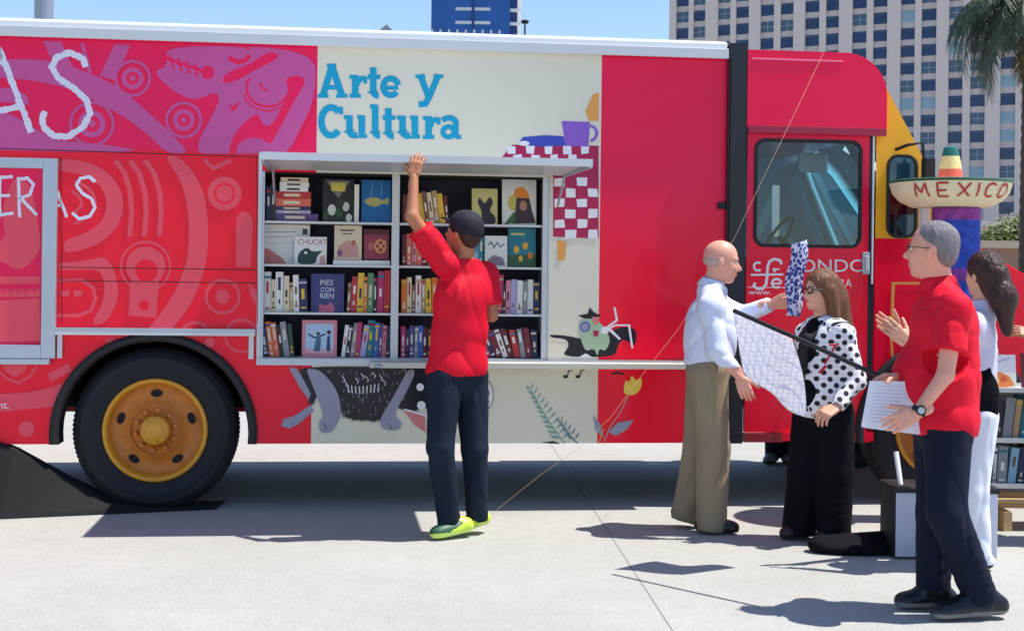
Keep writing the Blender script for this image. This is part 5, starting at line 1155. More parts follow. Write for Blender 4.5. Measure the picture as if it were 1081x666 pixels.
for i in range(1):
    n = 40; vs = []
    for (r, z) in ((1.0, -.018), (1.03, -.016), (1.03, .014), (1.0, .016)):
        for k in range(n): a = 2*PI*k/n; vs.append((pel[0]+.152*r*math.cos(a)*.88-baseb.x, pel[1]+.178*r*math.sin(a)*1.0-baseb.y, wz+z))
    b.add(vs, [(i_*n+k, i_*n+(k+1) % n, (i_+1)*n+(k+1) % n, (i_+1)*n+k) for i_ in range(3) for k in range(n)], black_shoe, True)
b.build('belt', rb_)
# woman in the dotted jacket
Y0 = 8.3
Jc = dict(head=J_(866, 307), neck=J_(868, 336, .03), shL=J_(889, 353, -.12), elL=J_(903, 402, -.15), wrL=J_(883, 430, -.24), shR=J_(853, 352, .14), elR=J_(846, 398, .14), wrR=J_(838, 372, -.05),
          chest=J_(872, 366, .0), pel=J_(869, 428, .0), hipL=J_(881, 436, -.06), hipR=J_(857, 436, .07), knL=J_(882, 500, -.06), knR=J_(850, 500, .06), anL=J_(880, 561, -.08), anR=J_(843, 556, .06),
          toeL=J_(862, 573, -.13), toeR=J_(826, 568, .0), hlL=npv(J_(889, 571, -.06)), hlR=npv(J_(851, 566, .08)))
for q_ in ('toeL', 'toeR'): p = Jc[q_]; Jc[q_] = npv((p[0], p[1], .01))
for q_ in ('hlL', 'hlR'): p = Jc[q_]; Jc[q_] = npv((p[0], p[1], .03))
def dots():
    m = mat('polka_dot_cloth', (228, 228, 234), .7, bump=.35); nt = m.node_tree; L = nt.links.new; b_ = nt.nodes['Principled BSDF']
    tc = nd(nt, 'ShaderNodeTexCoord'); sp = nd(nt, 'ShaderNodeSeparateXYZ'); L(tc.outputs['Object'], sp.inputs[0])
    sn = nd(nt, 'ShaderNodeSeparateXYZ'); L(tc.outputs['Normal'], sn.inputs[0]); ab = nd(nt, 'ShaderNodeMath', operation='ABSOLUTE'); L(sn.outputs['Y'], ab.inputs[0]); gt = nd(nt, 'ShaderNodeMath', operation='GREATER_THAN'); gt.inputs[1].default_value = .62; L(ab.outputs[0], gt.inputs[0])
    res = []
    for a_ in ('X', 'Y'):
        cb = nd(nt, 'ShaderNodeCombineXYZ'); L(sp.outputs[a_], cb.inputs[0]); L(sp.outputs['Z'], cb.inputs[1])
        mp = nd(nt, 'ShaderNodeMapping'); mp.inputs['Rotation'].default_value = (0, 0, PI/4); L(cb.outputs[0], mp.inputs[0])
        vo = nd(nt, 'ShaderNodeTexVoronoi', voronoi_dimensions='2D'); vo.inputs['Scale'].default_value = 20; vo.inputs['Randomness'].default_value = .12; L(mp.outputs[0], vo.inputs['Vector'])
        lt = nd(nt, 'ShaderNodeMath', operation='LESS_THAN'); lt.inputs[1].default_value = .30; L(vo.outputs['Distance'], lt.inputs[0]); res.append(lt.outputs[0])
    mm = nd(nt, 'ShaderNodeMix', data_type='FLOAT'); L(gt.outputs[0], mm.inputs['Factor']); L(res[1], mm.inputs['A']); L(res[0], mm.inputs['B'])
    mx = nd(nt, 'ShaderNodeMix', data_type='RGBA'); L(mm.outputs['Result'], mx.inputs['Factor']); mx.inputs['A'].default_value = lin((230, 230, 236))+(1,); mx.inputs['B'].default_value = lin((20, 20, 30))+(1,); L(mx.outputs['Result'], b_.inputs['Base Color']); return m
dotm = dots()
def long_hair(t, P, R, c):
    t.ell(P(-.016, 0, .038), (.106, .09, .098), R, .02); t.ell(P(-.075, 0, -.05), (.068, .095, .125), R, .04); t.cone(P(-.10, 0, -.05), P(-.175, -.01, -.22), .085, .06, .05); t.cone(P(-.14, 0, -.2), P(-.17, .02, -.31), .055, .025, .04)
    for y in (-1, 1): t.cone(P(-.02, y*.08, 0), P(-.06, y*.095, -.19), .032, .028, .03)
    t.ell(P(.085, 0, -.03), (.078, .066, .085), R, .012, True); t.ell(P(.06, 0, -.14), (.09, .07, .08), R, .015, True)
rc_, bc_, Pc, basec, Jx = person('long-haired woman with glasses, black trousers and black-dotted white jacket', Jc, (-.93, -.34, .02), M['skin_light'], dotm, black_cloth, dict(mats=(mat('dark_pumps', (44, 26, 30), .4), black_sole, black_shoe)),
       dict(mat=hair_brown, fn=long_hair, wr=.0015), sleeve='long', shirt_cut=float(W(868, 440, Y0).z), waist=float(W(868, 428, Y0).z)+.06, shirtname='jacket', bulk=.98, hs=.95, shirt_wr=.004,
       hands={'L': dict(d=(-.75, -.35, -.35), n=(-.2, .3, -.9), t=(-.3, 0, 1), curl=.75), 'R': dict(d=(-.3, -.3, .9), n=(-.6, 0, .3), t=(0, -1, 0), curl=.6)}, seed=8, pant_r=(.10, .098, .096), pants_wr=.004)
Rc = frame((-.93, -.34, .02))
t = Sdf(); cc = npv(Jc['chest']); fwv = npv((-.93, -.34, 0)); lf = npv((.34, -.93, 0))
t.ell(cc+fwv*.075+npv((0, 0, .0)), (.078, .085, .17), frame((-.93, -.34, 0)), .03); t.ell(npv(Jc['pel'])+fwv*.06+npv((0, 0, .06)), (.09, .12, .15), frame((-.93, -.34, 0)), .03)
np_obj('black_top', [t.mesh(.008, wr=.003)], [black_cloth], rc_, basec)
t = Sdf(); nk = npv(Jc['neck']); t.cone(nk+lf*.09-npv((0, 0, .01)), cc+fwv*.14+lf*.05+npv((0, 0, .05)), .022, .02, .02); t.cone(nk-lf*.09, cc+fwv*.14-lf*.05+npv((0, 0, .05)), .022, .02, .02); t.cone(nk+fwv*.06-npv((0, 0, .03)), cc+fwv*.15+npv((0, 0, .06)), .03, .03, .02); t.cone(cc+fwv*.15+lf*.02+npv((0, 0, .06)), cc+fwv*.17+npv((0, 0, -.14)), .03, .035, .02)
np_obj('scarf', [t.mesh(.007, wr=.004)], [mat('black_red_scarf', (30, 20, 28), .8, var=.8, scale=25)], rc_, basec)
b = MB(); rs = mat('red_strap_cloth', (196, 24, 48), .6)
V3 = lambda v: Vector(v)-basec
b.tube([V3(cc+lf*.14+npv((.02, 0, .12))), V3(cc+lf*.175+fwv*.06+npv((0, 0, 0))), V3(cc+lf*.16+fwv*.11+npv((0, 0, -.09)))], .006, rs, 6); b.tube([V3(cc+lf*.172+npv((.05, 0, .03))), V3(cc+lf*.18+fwv*.09+npv((0, 0, .02)))], .006, rs, 6)
b.tube([V3(cc+lf*.16+fwv*.1+npv((0, 0, -.1))), V3(cc+lf*.15+fwv*.14+npv((0, 0, -.14)))], .009, rs, 6); b.build('bow_strap', rc_)
gl = MB(); bkp = mat('glasses_frame', (16, 16, 20), .3)
for y in (-1, 1):
    n = 14; pts = [V3(Pc(.098-.006*abs(math.cos(2*PI*i/n)), y*(.033+.027*math.cos(2*PI*i/n)), .002+.021*math.sin(2*PI*i/n))) for i in range(n+1)]
    gl.tube(pts, .0042, bkp, 6); gl.tube([V3(Pc(.09, y*.06, .008)), V3(Pc(.04, y*.082, .008)), V3(Pc(-.01, y*.088, .005))], .0035, bkp, 6)
gl.tube([V3(Pc(.1, -.008, .004)), V3(Pc(.1, .008, .004))], .003, bkp, 6); gl.build('glasses', bc_)
# man in the red polo, right foreground
Y0 = 6.55
Jd = dict(head=J_(984, 264), neck=J_(991, 300, .0), shL=J_(1008, 326, -.19), elL=J_(998, 396, -.24), wrL=J_(968, 436, -.24), shR=J_(1000, 324, .18), elR=J_(972, 385, .2), wrR=J_(950, 399, -.02),
          chest=J_(997, 345), pel=J_(997, 442, .0), hipL=J_(1000, 456, -.09), hipR=J_(990, 456, .09), knL=J_(1000, 540, -.14), knR=J_(988, 540, .08), anL=J_(1036, 621, -.1), anR=J_(985, 612, .06),
          toeL=J_(984, 650, -.16), toeR=J_(946, 636, .06), hlL=npv(J_(1054, 640, -.1)), hlR=npv(J_(1000, 636, .07)))
for q_, z_ in (('toeL', .012), ('toeR', .012), ('hlL', .02), ('hlR', .012)): p = Jd[q_]; Jd[q_] = npv((p[0], p[1], z_))
def belly(t, J, Rt): t.ell((J['chest']*.45+J['pel']*.55)+npv((-.05, 0, 0)), (.185, .19, .19), None, .05)
rd_, bd_, Pd, based, Jx = person('grey-haired man in red polo shirt and navy trousers holding papers, nearest the camera', Jd, (-.86, .5, .06), M['skin_pink'], red_polo, navy_cloth, dict(mats=(black_shoe, mat('grey_edged_sole', (112, 114, 122), .6), black_shoe), high=True),
       dict(mat=hair_grey, fn=short_hair, wr=.002), sleeve='short', shirt_cut=float(W(990, 458, Y0).z), waist=float(W(990, 440, Y0).z)+.06, shirt_wr=.0048, slv=.66, pants_wr=.008, bulk=1.12, res=.0075,
       hands={'L': dict(d=(-.85, .1, -.42), n=(.1, .9, -.2), t=(-.2, 0, 1), curl=.3), 'R': dict(d=(-.92, -.1, .05), n=(0, -.3, -.9), t=(0, -1, .2), curl=.5)}, collar=dict(mat=red_polo), seed=11, shape=belly, pant_r=(.10, .078, .072), hs=1.09)
b = MB(); wv = npv(Jd['wrL']); ad = unit(npv(Jd['wrL'])-npv(Jd['elL'])); a1_ = unit(np.cross(ad, (0, 1, 0))); a2_ = np.cross(ad, a1_); n = 20; vs = []
for (r, h_) in ((.031, -.012), (.035, -.01), (.035, .01), (.031, .012)):
    for k in range(n): a = 2*PI*k/n; vs.append(Vector(wv-ad*.012+a1_*r*math.cos(a)+a2_*r*math.sin(a)+ad*h_)-based)
b.add(vs, [(i*n+k, i*n+(k+1) % n, (i+1)*n+(k+1) % n, (i+1)*n+k) for i in range(3) for k in range(n)], black_shoe, True)
face_c = Vector(wv-ad*.012+npv((.0, -.036, .006)))-based; b.lathe([(.021, .008), (.023, 0), (.02, -.006), (.0005, -.006)], black_shoe, face_c, 'y', 20); b.disc(face_c+Vector((0, -.0065, 0)), .015, M['alu'], sgn=1); b.build('wristwatch', rd_)
gl = MB(); V3 = lambda v: Vector(v)-based
for y in (-1, 1):
    gl.tube([V3(Pd(.098, y*.008, .006)), V3(Pd(.104, y*.03, .012)), V3(Pd(.092, y*.058, .008)), V3(Pd(.04, y*.084, .008)), V3(Pd(-.01, y*.09, .005))], .0022, bkp, 6)
    gl.tube([V3(Pd(.1, y*.01, .004)), V3(Pd(.102, y*.03, -.016)), V3(Pd(.09, y*.056, .002))], .0018, bkp, 6)
gl.build('glasses', bd_)
# papers
pp = MB(); pm = mat('printed_paper', (226, 226, 240), .7, var=.02); tx = mat('print_grey', (188, 190, 212), .8)
pa, pb_, pc_, pd_ = [W(x, y, Y0-.10) for x, y in ((918, 402), (984, 403), (980, 459), (909, 450))]
for i in range(5):
    o_ = Vector((i*.004, .006*i, -.002*i)); pp.prism([p+o_ for p in (pd_, pc_, pb_, pa)], (0, .0012, 0), pm)
fold(pp.build('sheaf_of_papers'), pd_)
pobj = bpy.data.objects['sheaf_of_papers']; tag(pobj, 'white printed sheets held by the man in the red polo', 'papers')
pt = MB()
for i in range(11):
    t0 = .1+i*.075; A_ = pa.lerp(pd_, t0); B_ = pb_.lerp(pc_, t0); l = .9 if i % 4 else .55
    p1, p2 = A_.lerp(B_, .1), A_.lerp(B_, .1+l*.82); dn = Vector((0, 0, -.0025)); of = Vector((0, -.0012, 0))
    pt.add([x-pd_ for x in (p1+of+dn, p2+of+dn, p2+of, p1+of)], [(0, 1, 2, 3)], tx)
pt.build('printed_lines', pobj)
# woman behind him, clapping
Y0 = 7.6
Je = dict(head=J_(1038, 290), neck=J_(1036, 322), shL=J_(1028, 345, -.12), elL=J_(1004, 386, -.2), wrL=J_(958, 362, -.1), shR=J_(1024, 343, .17), elR=J_(995, 385, .2), wrR=J_(950, 352, .0),
          chest=J_(1029, 362), pel=J_(1028, 430), hipL=J_(1034, 440, -.08), hipR=J_(1030, 440, .09), knL=J_(1026, 520, -.09), knR=J_(1010, 515, .09), anL=J_(1030, 578, -.1), anR=J_(1012, 570, .08),
          toeL=J_(1006, 590, -.12), toeR=J_(990, 582, .08), hlL=npv(J_(1040, 590, -.08)), hlR=npv(J_(1020, 582, .1)))
for q_ in ('toeL', 'toeR', 'hlL', 'hlR'): p = Je[q_]; Je[q_] = npv((p[0], p[1], .01))
def pony(t, P, R, c):
    t.ell(P(-.016, 0, .038), (.104, .088, .097), R, .02); t.ell(P(-.065, 0, -.03), (.055, .08, .10), R, .03); t.cone(P(-.1, 0, .0), P(-.15, 0, -.12), .06, .068, .04); t.cone(P(-.15, 0, -.12), P(-.185, .0, -.30), .066, .028, .04)
    t.ell(P(.085, 0, -.035), (.085, .075, .085), R, .012, True); t.ell(P(.03, 0, -.13), (.09, .09, .08), R, .01, True)
re_, be_, Pe, basee, Jx = person('woman with long dark brown hair and white trousers clapping behind the polo man', Je, (-.5, .86, .05), M['skin_light'], lav_cloth, white_tr, dict(mats=(white_tr, black_sole, white_tr)),
       dict(mat=hair_dk, fn=pony, wr=.0015), sleeve='short', shirt_cut=float(W(1030, 402, Y0).z), waist=float(W(1030, 420, Y0).z)+.05, bulk=.82, hs=.96,
       hands={'L': dict(d=(-.72, .1, .66), n=(-.3, .9, .3), t=(-.3, 0, 1), curl=.12), 'R': dict(d=(-.85, -.1, .5), n=(.1, -.9, .1), t=(0, 0, 1), curl=.1)}, seed=14, pants_wr=.008, pant_r=(.088, .074, .074))
t = Sdf(); t.ell(npv(Je['pel'])+npv((.0, -.13, .05)), (.095, .045, .17), None, .02); t.cone(npv(Je['pel'])+npv((.03, -.14, .2)), npv(Je['shR'])+npv((.02, -.1, .02)), .014, .014, .01)
bg_o = np_obj('shoulder_bag', [t.mesh(.008)], [black_cloth], None, (0, 0, 0)); tag(bg_o, 'black shoulder bag hanging at the hip of the clapping woman', 'bag'); fold(bg_o, Vector(npv(Je['pel'])+npv((.03, -.13, -.15))))
# someone at the right edge reaching to the rack
Y0 = 8.35
Jf = dict(head=J_(1150, 270), neck=J_(1150, 303), shL=J_(1140, 325, -.18), elL=J_(1118, 372, -.2), wrL=J_(1092, 356, -.08), shR=J_(1146, 325, .18), elR=J_(1140, 375, .2), wrR=J_(1130, 420, .15), chest=J_(1148, 345), pel=J_(1150, 425),
          hipL=J_(1150, 435, -.09), hipR=J_(1150, 435, .09), knL=J_(1148, 500, -.09), knR=J_(1154, 500, .09), anL=J_(1152, 566, -.09), anR=J_(1158, 556, .09), toeL=J_(1126, 574, -.1), toeR=J_(1132, 570, .09))
for q_ in ('toeL', 'toeR'): p = Jf[q_]; Jf[q_] = npv((p[0], p[1], .01))
person('person at the right edge with only fingers in view above the book rack', Jf, (-1, .1, -.1), M['skin_tan'], black_cloth, navy_cloth, dict(mats=(black_shoe, black_sole, black_shoe)), dict(mat=hair_dk, fn=short_hair), sleeve='short', res=.011,
       hands={'L': dict(d=(-.85, .1, .35), n=(-.2, .6, -.6), t=(-.2, 0, 1), curl=.3), 'R': dict(d=(-.1, 0, -1), n=(0, 1, 0), t=(-1, 0, 0))}, seed=17)
# someone standing beyond the truck, only the feet show beneath it
Y0 = 11.75
Jg = dict(head=J_(822, 274), neck=J_(822, 299), shL=J_(812, 315, -.0), elL=J_(806, 350, .02), wrL=J_(808, 384, .0), shR=J_(838, 315, .0), elR=J_(842, 350, .02), wrR=J_(840, 384, .0), chest=J_(824, 330, .05), pel=J_(824, 382, .05),
          hipL=J_(818, 388), hipR=J_(831, 388), knL=J_(816, 436, -.02), knR=J_(831, 436), anL=J_(815, 478), anR=J_(831, 478), toeL=J_(810, 486, -.12), toeR=J_(834, 486, -.12), hlL=None, hlR=None)
Jg.pop('hlL'); Jg.pop('hlR')
for q_ in ('toeL', 'toeR'): p = Jg[q_]; Jg[q_] = npv((p[0], p[1], .01))
person('person standing beyond the truck, only dark trouser legs and shoes visible underneath', Jg, (-.1, -1, 0), M['skin_light'], black_cloth, denim, dict(mats=(mat('grey_shoe', (120, 126, 140), .5), black_sole, black_shoe)), dict(mat=hair_dk, fn=short_hair), sleeve='short', res=.012, seed=19,
       hands={'L': dict(d=(0, 0, -1), n=(1, 0, 0), t=(0, -1, 0)), 'R': dict(d=(0, 0, -1), n=(-1, 0, 0), t=(0, -1, 0))})
# ------------------------------------------------------------------ pole with patterned cloth, and the strip held up
tip = W(775, 328, 7.3); end = W(928, 399, 6.55)+Vector((.02, .0, 0))
pl = MB(); pl.tube([tip, tip.lerp(end, .5)+Vector((0, 0, .004)), end], .012, M['black'], 8); fold(pl.build('black_pole'), end); tag(bpy.data.objects['black_pole'], 'thin black pole slanting from the polo man up to the bald man', 'pole')
def patterned():
    m = mat('white_blue_pattern_cloth', (228, 228, 240), .75, bump=.1, bscale=200); nt = m.node_tree; L = nt.links.new; b_ = nt.nodes['Principled BSDF']
    tc = nd(nt, 'ShaderNodeTexCoord'); vo = nd(nt, 'ShaderNodeTexVoronoi', feature='DISTANCE_TO_EDGE'); vo.inputs['Scale'].default_value = 34; vo.inputs['Randomness'].default_value = .25
    mp = nd(nt, 'ShaderNodeMapping'); mp.inputs['Scale'].default_value = (1, .6, 1.2); L(tc.outputs['Object'], mp.inputs[0]); L(mp.outputs[0], vo.inputs['Vector'])
    lt = nd(nt, 'ShaderNodeMath', operation='LESS_THAN'); lt.inputs[1].default_value = .07; L(vo.outputs[0], lt.inputs[0])
    nz = nd(nt, 'ShaderNodeTexNoise'); nz.inputs['Scale'].default_value = 30; L(tc.outputs['Object'], nz.inputs[0]); ml = nd(nt, 'ShaderNodeMath', operation='MULTIPLY'); L(lt.outputs[0], ml.inputs[0]); L(nz.outputs[0], ml.inputs[1])
    mx = nd(nt, 'ShaderNodeMix', data_type='RGBA'); L(ml.outputs[0], mx.inputs['Factor']); mx.inputs['A'].default_value = lin((244, 244, 250))+(1,); mx.inputs['B'].default_value = lin((176, 182, 218))+(1,); L(mx.outputs['Result'], b_.inputs['Base Color']); return m
pcm = patterned(); translucent(pcm, .45)
def cloth(name, fn, nu, nv, m, loc):
    vs = [fn(i/nu, j/nv)-loc for j in range(nv+1) for i in range(nu+1)]; fs = [(j*(nu+1)+i, j*(nu+1)+i+1, (j+1)*(nu+1)+i+1, (j+1)*(nu+1)+i) for j in range(nv) for i in range(nu)]
    b = MB(); b.add(vs, fs, m, True); o = b.build(name, loc=loc); s = o.modifiers.new('thickness', 'SOLIDIFY'); s.thickness = .002; return o
c00, c10 = W(774, 330, 7.42), W(836, 358, 7.30); c01, c11 = W(786, 392, 7.62), W(851, 441, 7.50)
def fl_fn(s, t):
    top = c00.lerp(c10, s); bot = c01.lerp(c11, s); p = top.lerp(bot, t); bow = math.sin(PI*t)
    ex = Vector((.035*bow*(s-.0), 0, 0)) if s > .5 else Vector((0, 0, 0)); 
    return p+Vector((.03*bow*s, .035*math.sin(7*s+2.5*t)*(.3+t), .012*math.sin(9*s+4*t)*t-.02*math.sin(PI*s)*t))
fo = cloth('patterned_cloth', fl_fn, 28, 24, pcm, c00); tag(fo, 'white cloth with faint blue pattern draped below the black pole', 'cloth')
Y0 = 8.45
s0, s1 = W(838, 256, 8.42), W(851, 255, 8.42); e0, e1 = W(832, 332, 8.40), W(843, 336, 8.40)
blp = mat('blue_print_cloth', (216, 222, 244), .75); nt = blp.node_tree
vo = nd(nt, 'ShaderNodeTexVoronoi'); vo.inputs['Scale'].default_value = 42; tcn = nd(nt, 'ShaderNodeTexCoord'); nt.links.new(tcn.outputs['Object'], vo.inputs['Vector']); ltn = nd(nt, 'ShaderNodeMath', operation='LESS_THAN'); ltn.inputs[1].default_value = .5; nt.links.new(vo.outputs['Distance'], ltn.inputs[0])
mxn = nd(nt, 'ShaderNodeMix', data_type='RGBA'); nt.links.new(ltn.outputs[0], mxn.inputs['Factor']); mxn.inputs['A'].default_value = lin((222, 226, 246))+(1,); mxn.inputs['B'].default_value = lin((58, 74, 160))+(1,); nt.links.new(mxn.outputs['Result'], nt.nodes['Principled BSDF'].inputs['Base Color'])
translucent(blp, .35)
def st_fn(s, t):
    a = s0.lerp(e0, t); b_ = s1.lerp(e1, t); w_ = 1+.25*math.sin(PI*t); m_ = (a+b_)/2; return m_+(a.lerp(b_, s)-m_)*w_*1.25+Vector((.01*math.sin(9*t), .03*math.cos(6.28*s)*1, 0))+Vector((0, 0, .02*(s-.5)))
fo2 = cloth('patterned_strip', st_fn, 10, 20, blp, e0); tag(fo2, 'narrow blue and white printed cloth strip held upright by the bald man', 'cloth')
# ------------------------------------------------------------------ grey box, black bag, ramp mat, cord
bxa = W(945, 590, 7.78); bx = MB(); xl = G(945, 590); H_ = .395; Wb = .56
bx.box((0, 0, .012), (Wb, .30, H_-.03), mat('light_grey_box', (188, 194, 210), .45, var=.06)); bxo = empty('equipment_box', (xl.x, xl.y, 0)); tag(bxo, 'light grey box with black side standing on the paving behind the polo man', 'box'); bx.build('shell', bxo, bevel=.006)
b = MB(); b.box((-.006, .001, .01), (-.0005, .299, H_-.028), M['black']); b.build('black_side', bxo)  # left face of the box covered in flat black
b = MB(); b.box((-.012, -.008, H_-.0295), (Wb+.008, .308, H_), M['black']); b.build('lid', bxo, bevel=.004)
for x in (.03, Wb-.06):
    b = MB(); b.box((x, .03, 0), (x+.03, .27, .0115), M['black']); b.build('foot', bxo)
tb = MB(); p0 = Vector((xl.x+.02, xl.y+.12, H_+.002)); tb.tube([W(951, 513, 7.9), W(946, 477, 7.98)], .014, M['white'], 10); fold(tb.build('white_tube'), W(951, 513, 7.9)); tag(bpy.data.objects['white_tube'], 'short white tube leaning up from the grey box', 'tube')
t = Sdf(); a = G(868, 583); b_ = G(940, 580); t.cone((a.x, a.y+.02, .045), (b_.x, b_.y+.0, .055), .075, .085, .02, fl=((0, 0, 1), .62)); t.ell(((a.x+b_.x)/2, a.y, .03), (.27, .11, .04), None, .03)
bo = np_obj('black_bag', [t.mesh(.008, cuts=[((0, 0, 0.002), (0, 0, -1))], wr=.003)], [black_cloth], None, (0, 0, 0)); tag(bo, 'low black bag lying on the paving beside the grey box', 'bag'); fold(bo, Vector(((a.x+b_.x)/2, a.y, 0)))
# black sloping mat by the rear wheel
b = MB(); n = 30; prof = [(-60, .50), (-30, .47), (0, .40), (30, .30), (60, .20), (90, .11), (115, .055), (150, .03), (180, .02), (205, .012), (228, .006)]
vs = []
for px, h_ in prof:
    g0 = G(px, 548-max(0, px)*.045); g1 = g0+Vector((0, .32, 0)); hh = h_
    vs += [(g0.x, g0.y, 0.004), (g0.x, g0.y+.02, min(.03, hh*.6)), (g1.x, g1.y-.10, hh), (g1.x, g1.y, hh), (g1.x, g1.y+.005, .004)]
m_ = len(prof); b.add(vs, [(5*i+j, 5*(i+1)+j, 5*(i+1)+j+1, 5*i+j+1) for i in range(m_-1) for j in range(4)]+[(0, 1, 2, 3, 4), tuple(5*(m_-1)+j for j in (4, 3, 2, 1, 0))], mat('black_rubber_sheet', (9, 10, 15), .9, var=.2, bump=.1), False)
ro_ = b.build('rubber_ramp_mat'); tag(ro_, 'black rubber sheet sloping down in front of the rear wheel', 'mat'); fold(ro_, Vector(vs[10]))
# cord
c0 = TW(T(869, 57, -.05)); pts2 = [(869, 57, 9.35), (835, 128, 9.2), (800, 200, 9.05), (775, 252, 8.95), (745, 300, 8.9), (717, 346, 8.8), (680, 393, 8.7), (645, 440, 8.65), (612, 472, 8.6), (572, 500, 8.6), (520, 552, 8.55)]
cd_ = MB(); P_ = [c0]+[W(x, y, Y_) for x, y, Y_ in pts2[1:-1]]+[G(505, 553)]; cd_.tube(P_, .0011, mat('yellow_cord', (214, 180, 136), .7), 6); co = cd_.build('thin_cord'); fold(co, G(505, 553)); tag(co, 'thin yellow cord running from the cab roof down to the paving', 'cord')
# ------------------------------------------------------------------ background
fx = Vector((-1.807, 1, 0)).normalized()   # direction in which the hotel front recedes to the left
h0 = Vector(((1085-CX)/F_PX*235, 235, 0)); 
def hs_(px):       # distance along the front (from h0, positive to the left) seen at pixel column px
    k = ray(px, 100)[0]; # x = k*y
    return (h0.x-k*h0.y)/(k*fx.y-fx.x)
hot = empty('hotel_building', h0, math.atan2(fx.y, fx.x)+PI); tag(hot, 'tall beige tower block with rows of paired blue windows, filling the upper right', 'building')
# local x runs to the right along the front, local y away from the viewer
Hh = 78.0; FL = 3.02
conc = mat('beige_precast', (204, 192, 188), .85, var=.06, scale=.4, bump=.05); conc2 = mat('beige_spandrel', (190, 178, 176), .85, var=.08, scale=.4)
hl_ = -hs_(706); hr = 30.0
b = MB(); b.box((hl_, .385, 0), (hr, 18, Hh), conc2); b.build('wall', hot)
cols = [(713, 726), (731, 744), (757, 770), (776, 790), (802, 816), (823, 837), (849, 864), (871, 885), (899, 914), (921, 936), (950, 965), (972, 988), (1001, 1016), (1024, 1040), (1056, 1072), (1080, 1096)]
colx = [(-hs_(a), -hs_(c)) for a, c in cols]
pr = MB(); edges = [hl_]+[e for c in colx for e in c]
while edges[-1] < hr-3: edges += [edges[-1]+2.2, edges[-1]+4.8]
colx = [(edges[i], edges[i+1]) for i in range(1, len(edges)-1, 2)]
wb = [hl_]+[e for c in colx for e in c]+[hr]
for i in range(0, len(wb)-1, 2):
    pr = MB(); pr.box((wb[i], -.25 if i % 4 == 0 else -.05, 0), (wb[i+1], .384, Hh), conc); pr.build('pier', hot)
z0 = Vector(W(1064, 66.7, 237)).z; base_z = z0-math.floor(z0/FL)*FL
wd = mat('window_dark_blue', (24, 50, 92), .12, var=.3, scale=.6); wlt = mat('window_pale_blue', (128, 158, 176), .3, var=.2, scale=1); wfr = mat('window_frame_grey', (150, 160, 170), .5); wcur = mat('window_grey_blue', (60, 88, 112), .2, var=.2)
def win_mesh(w_, h_, kind):
    b = MB(); m = (wd, wlt, wcur)[kind]; b.box((-w_/2, .33, -h_/2), (w_/2, .40, h_/2), m)
    if kind:
        b.box((-.04, .30, -h_/2), (.04, .329, h_/2), wfr); b.box((-w_/2, .31, -.05), (-.041, .329, .04), wfr); b.box((.041, .31, -.05), (w_/2, .329, .04), wfr)
    else: b.box((-w_/2, .31, h_*.32), (w_/2, .329, h_*.38), wcur)
    return b
wp = {}
wl2 = []
for ci_, (xa, xb) in enumerate(colx):
    for f in range(int(Hh/FL)):
        zc = base_z+f*FL; wpnt = h0+Vector((-fx.x*((xa+xb)/2)*1, -fx.y*(xa+xb)/2, 0))
        A = (wpnt.x/wpnt.y)*F_PX+CX; By = HY-(zc-HC)/wpnt.y*F_PX
        vis = -20 < By < (240 if A > 1030 else 225) and 690 < A < 1090
        wl2.append((not vis, wpnt.y, ci_, f, (xa+xb)/2, zc, xb-xa))
wl2.sort()
rr2 = random.Random(3); stuffb = MB()
for i, (nv, _, ci_, f, x, zc, w_) in enumerate(wl2):
    kind = rr2.choices([0, 1, 2], [.66, .12, .22])[0]; key = (ci_, kind)
    if i < 100:
        if key not in wp: wp[key] = win_mesh(w_-.004, 1.96, kind).build('window', hot); o = wp[key]
        else: o = wp[key].copy(); C.objects.link(o)
        o.location = (x, 0, zc)
    else:
        s = win_mesh(w_-.004, 1.96, kind); k = len(stuffb.v); stuffb.v += [(p[0]+x, p[1], p[2]+zc) for p in s.v]
        for fc, mi_ in zip(s.f, s.m): stuffb.f.append([k+a for a in fc]); stuffb.m.append(stuffb.mi(s.mats[mi_])); stuffb.sm.append(False)
o = stuffb.build('window', hot); o['kind'] = 'stuff'
# blue glass tower
bt = empty('glass_tower', W(500, 200, 380).xy.to_3d()); tag(bt, 'blue glass tower rising behind the white truck roof', 'building')
k_ = 380/F_PX; x0, x1 = (453-500)*k_, (536-500)*k_; zt_ = 110; zbl = W(500, 30, 380).z
gb = mat('blue_curtain_glass', (28, 84, 160), .15, var=.25, scale=.15); gb2 = mat('deep_blue_glass', (18, 56, 118), .15, var=.2, scale=.3)
b = MB(); b.box((x0, 0, 0), (x1, 25, zt_), gb); b.build('glass_facade', bt)
b = MB(); z = 3
while z < zt_: b.box((x0+6.5, -.3, z), (x0+15.8, -.01, z+.8), M['alu_light']) if z > zbl+1 else b.box((x0, -.3, z), (x1-3, -.01, z+.6), M['alu_light']); z += 3.1*1.17
for i in range(9): b.box((x0+i*(x1-x0-3)/8, -.32, 0), (x0+i*(x1-x0-3)/8+.6, -.301, zbl-.5), M['alu_light'])
b.box((x0+10.8, -.31, zbl), (x0+11.6, -.005, zt_), gb2); b.build('mullion', bt)
b = MB(); z = 3
while z < zt_: b.box((x1+.01, 1, z), (x1+3.0, 24, z+.8), M['white']); b.box((x1+.01, 2, z+.81), (x1+2.0, 23, z+3.6), gb2); z += 3.63
b.build('balcony', bt)
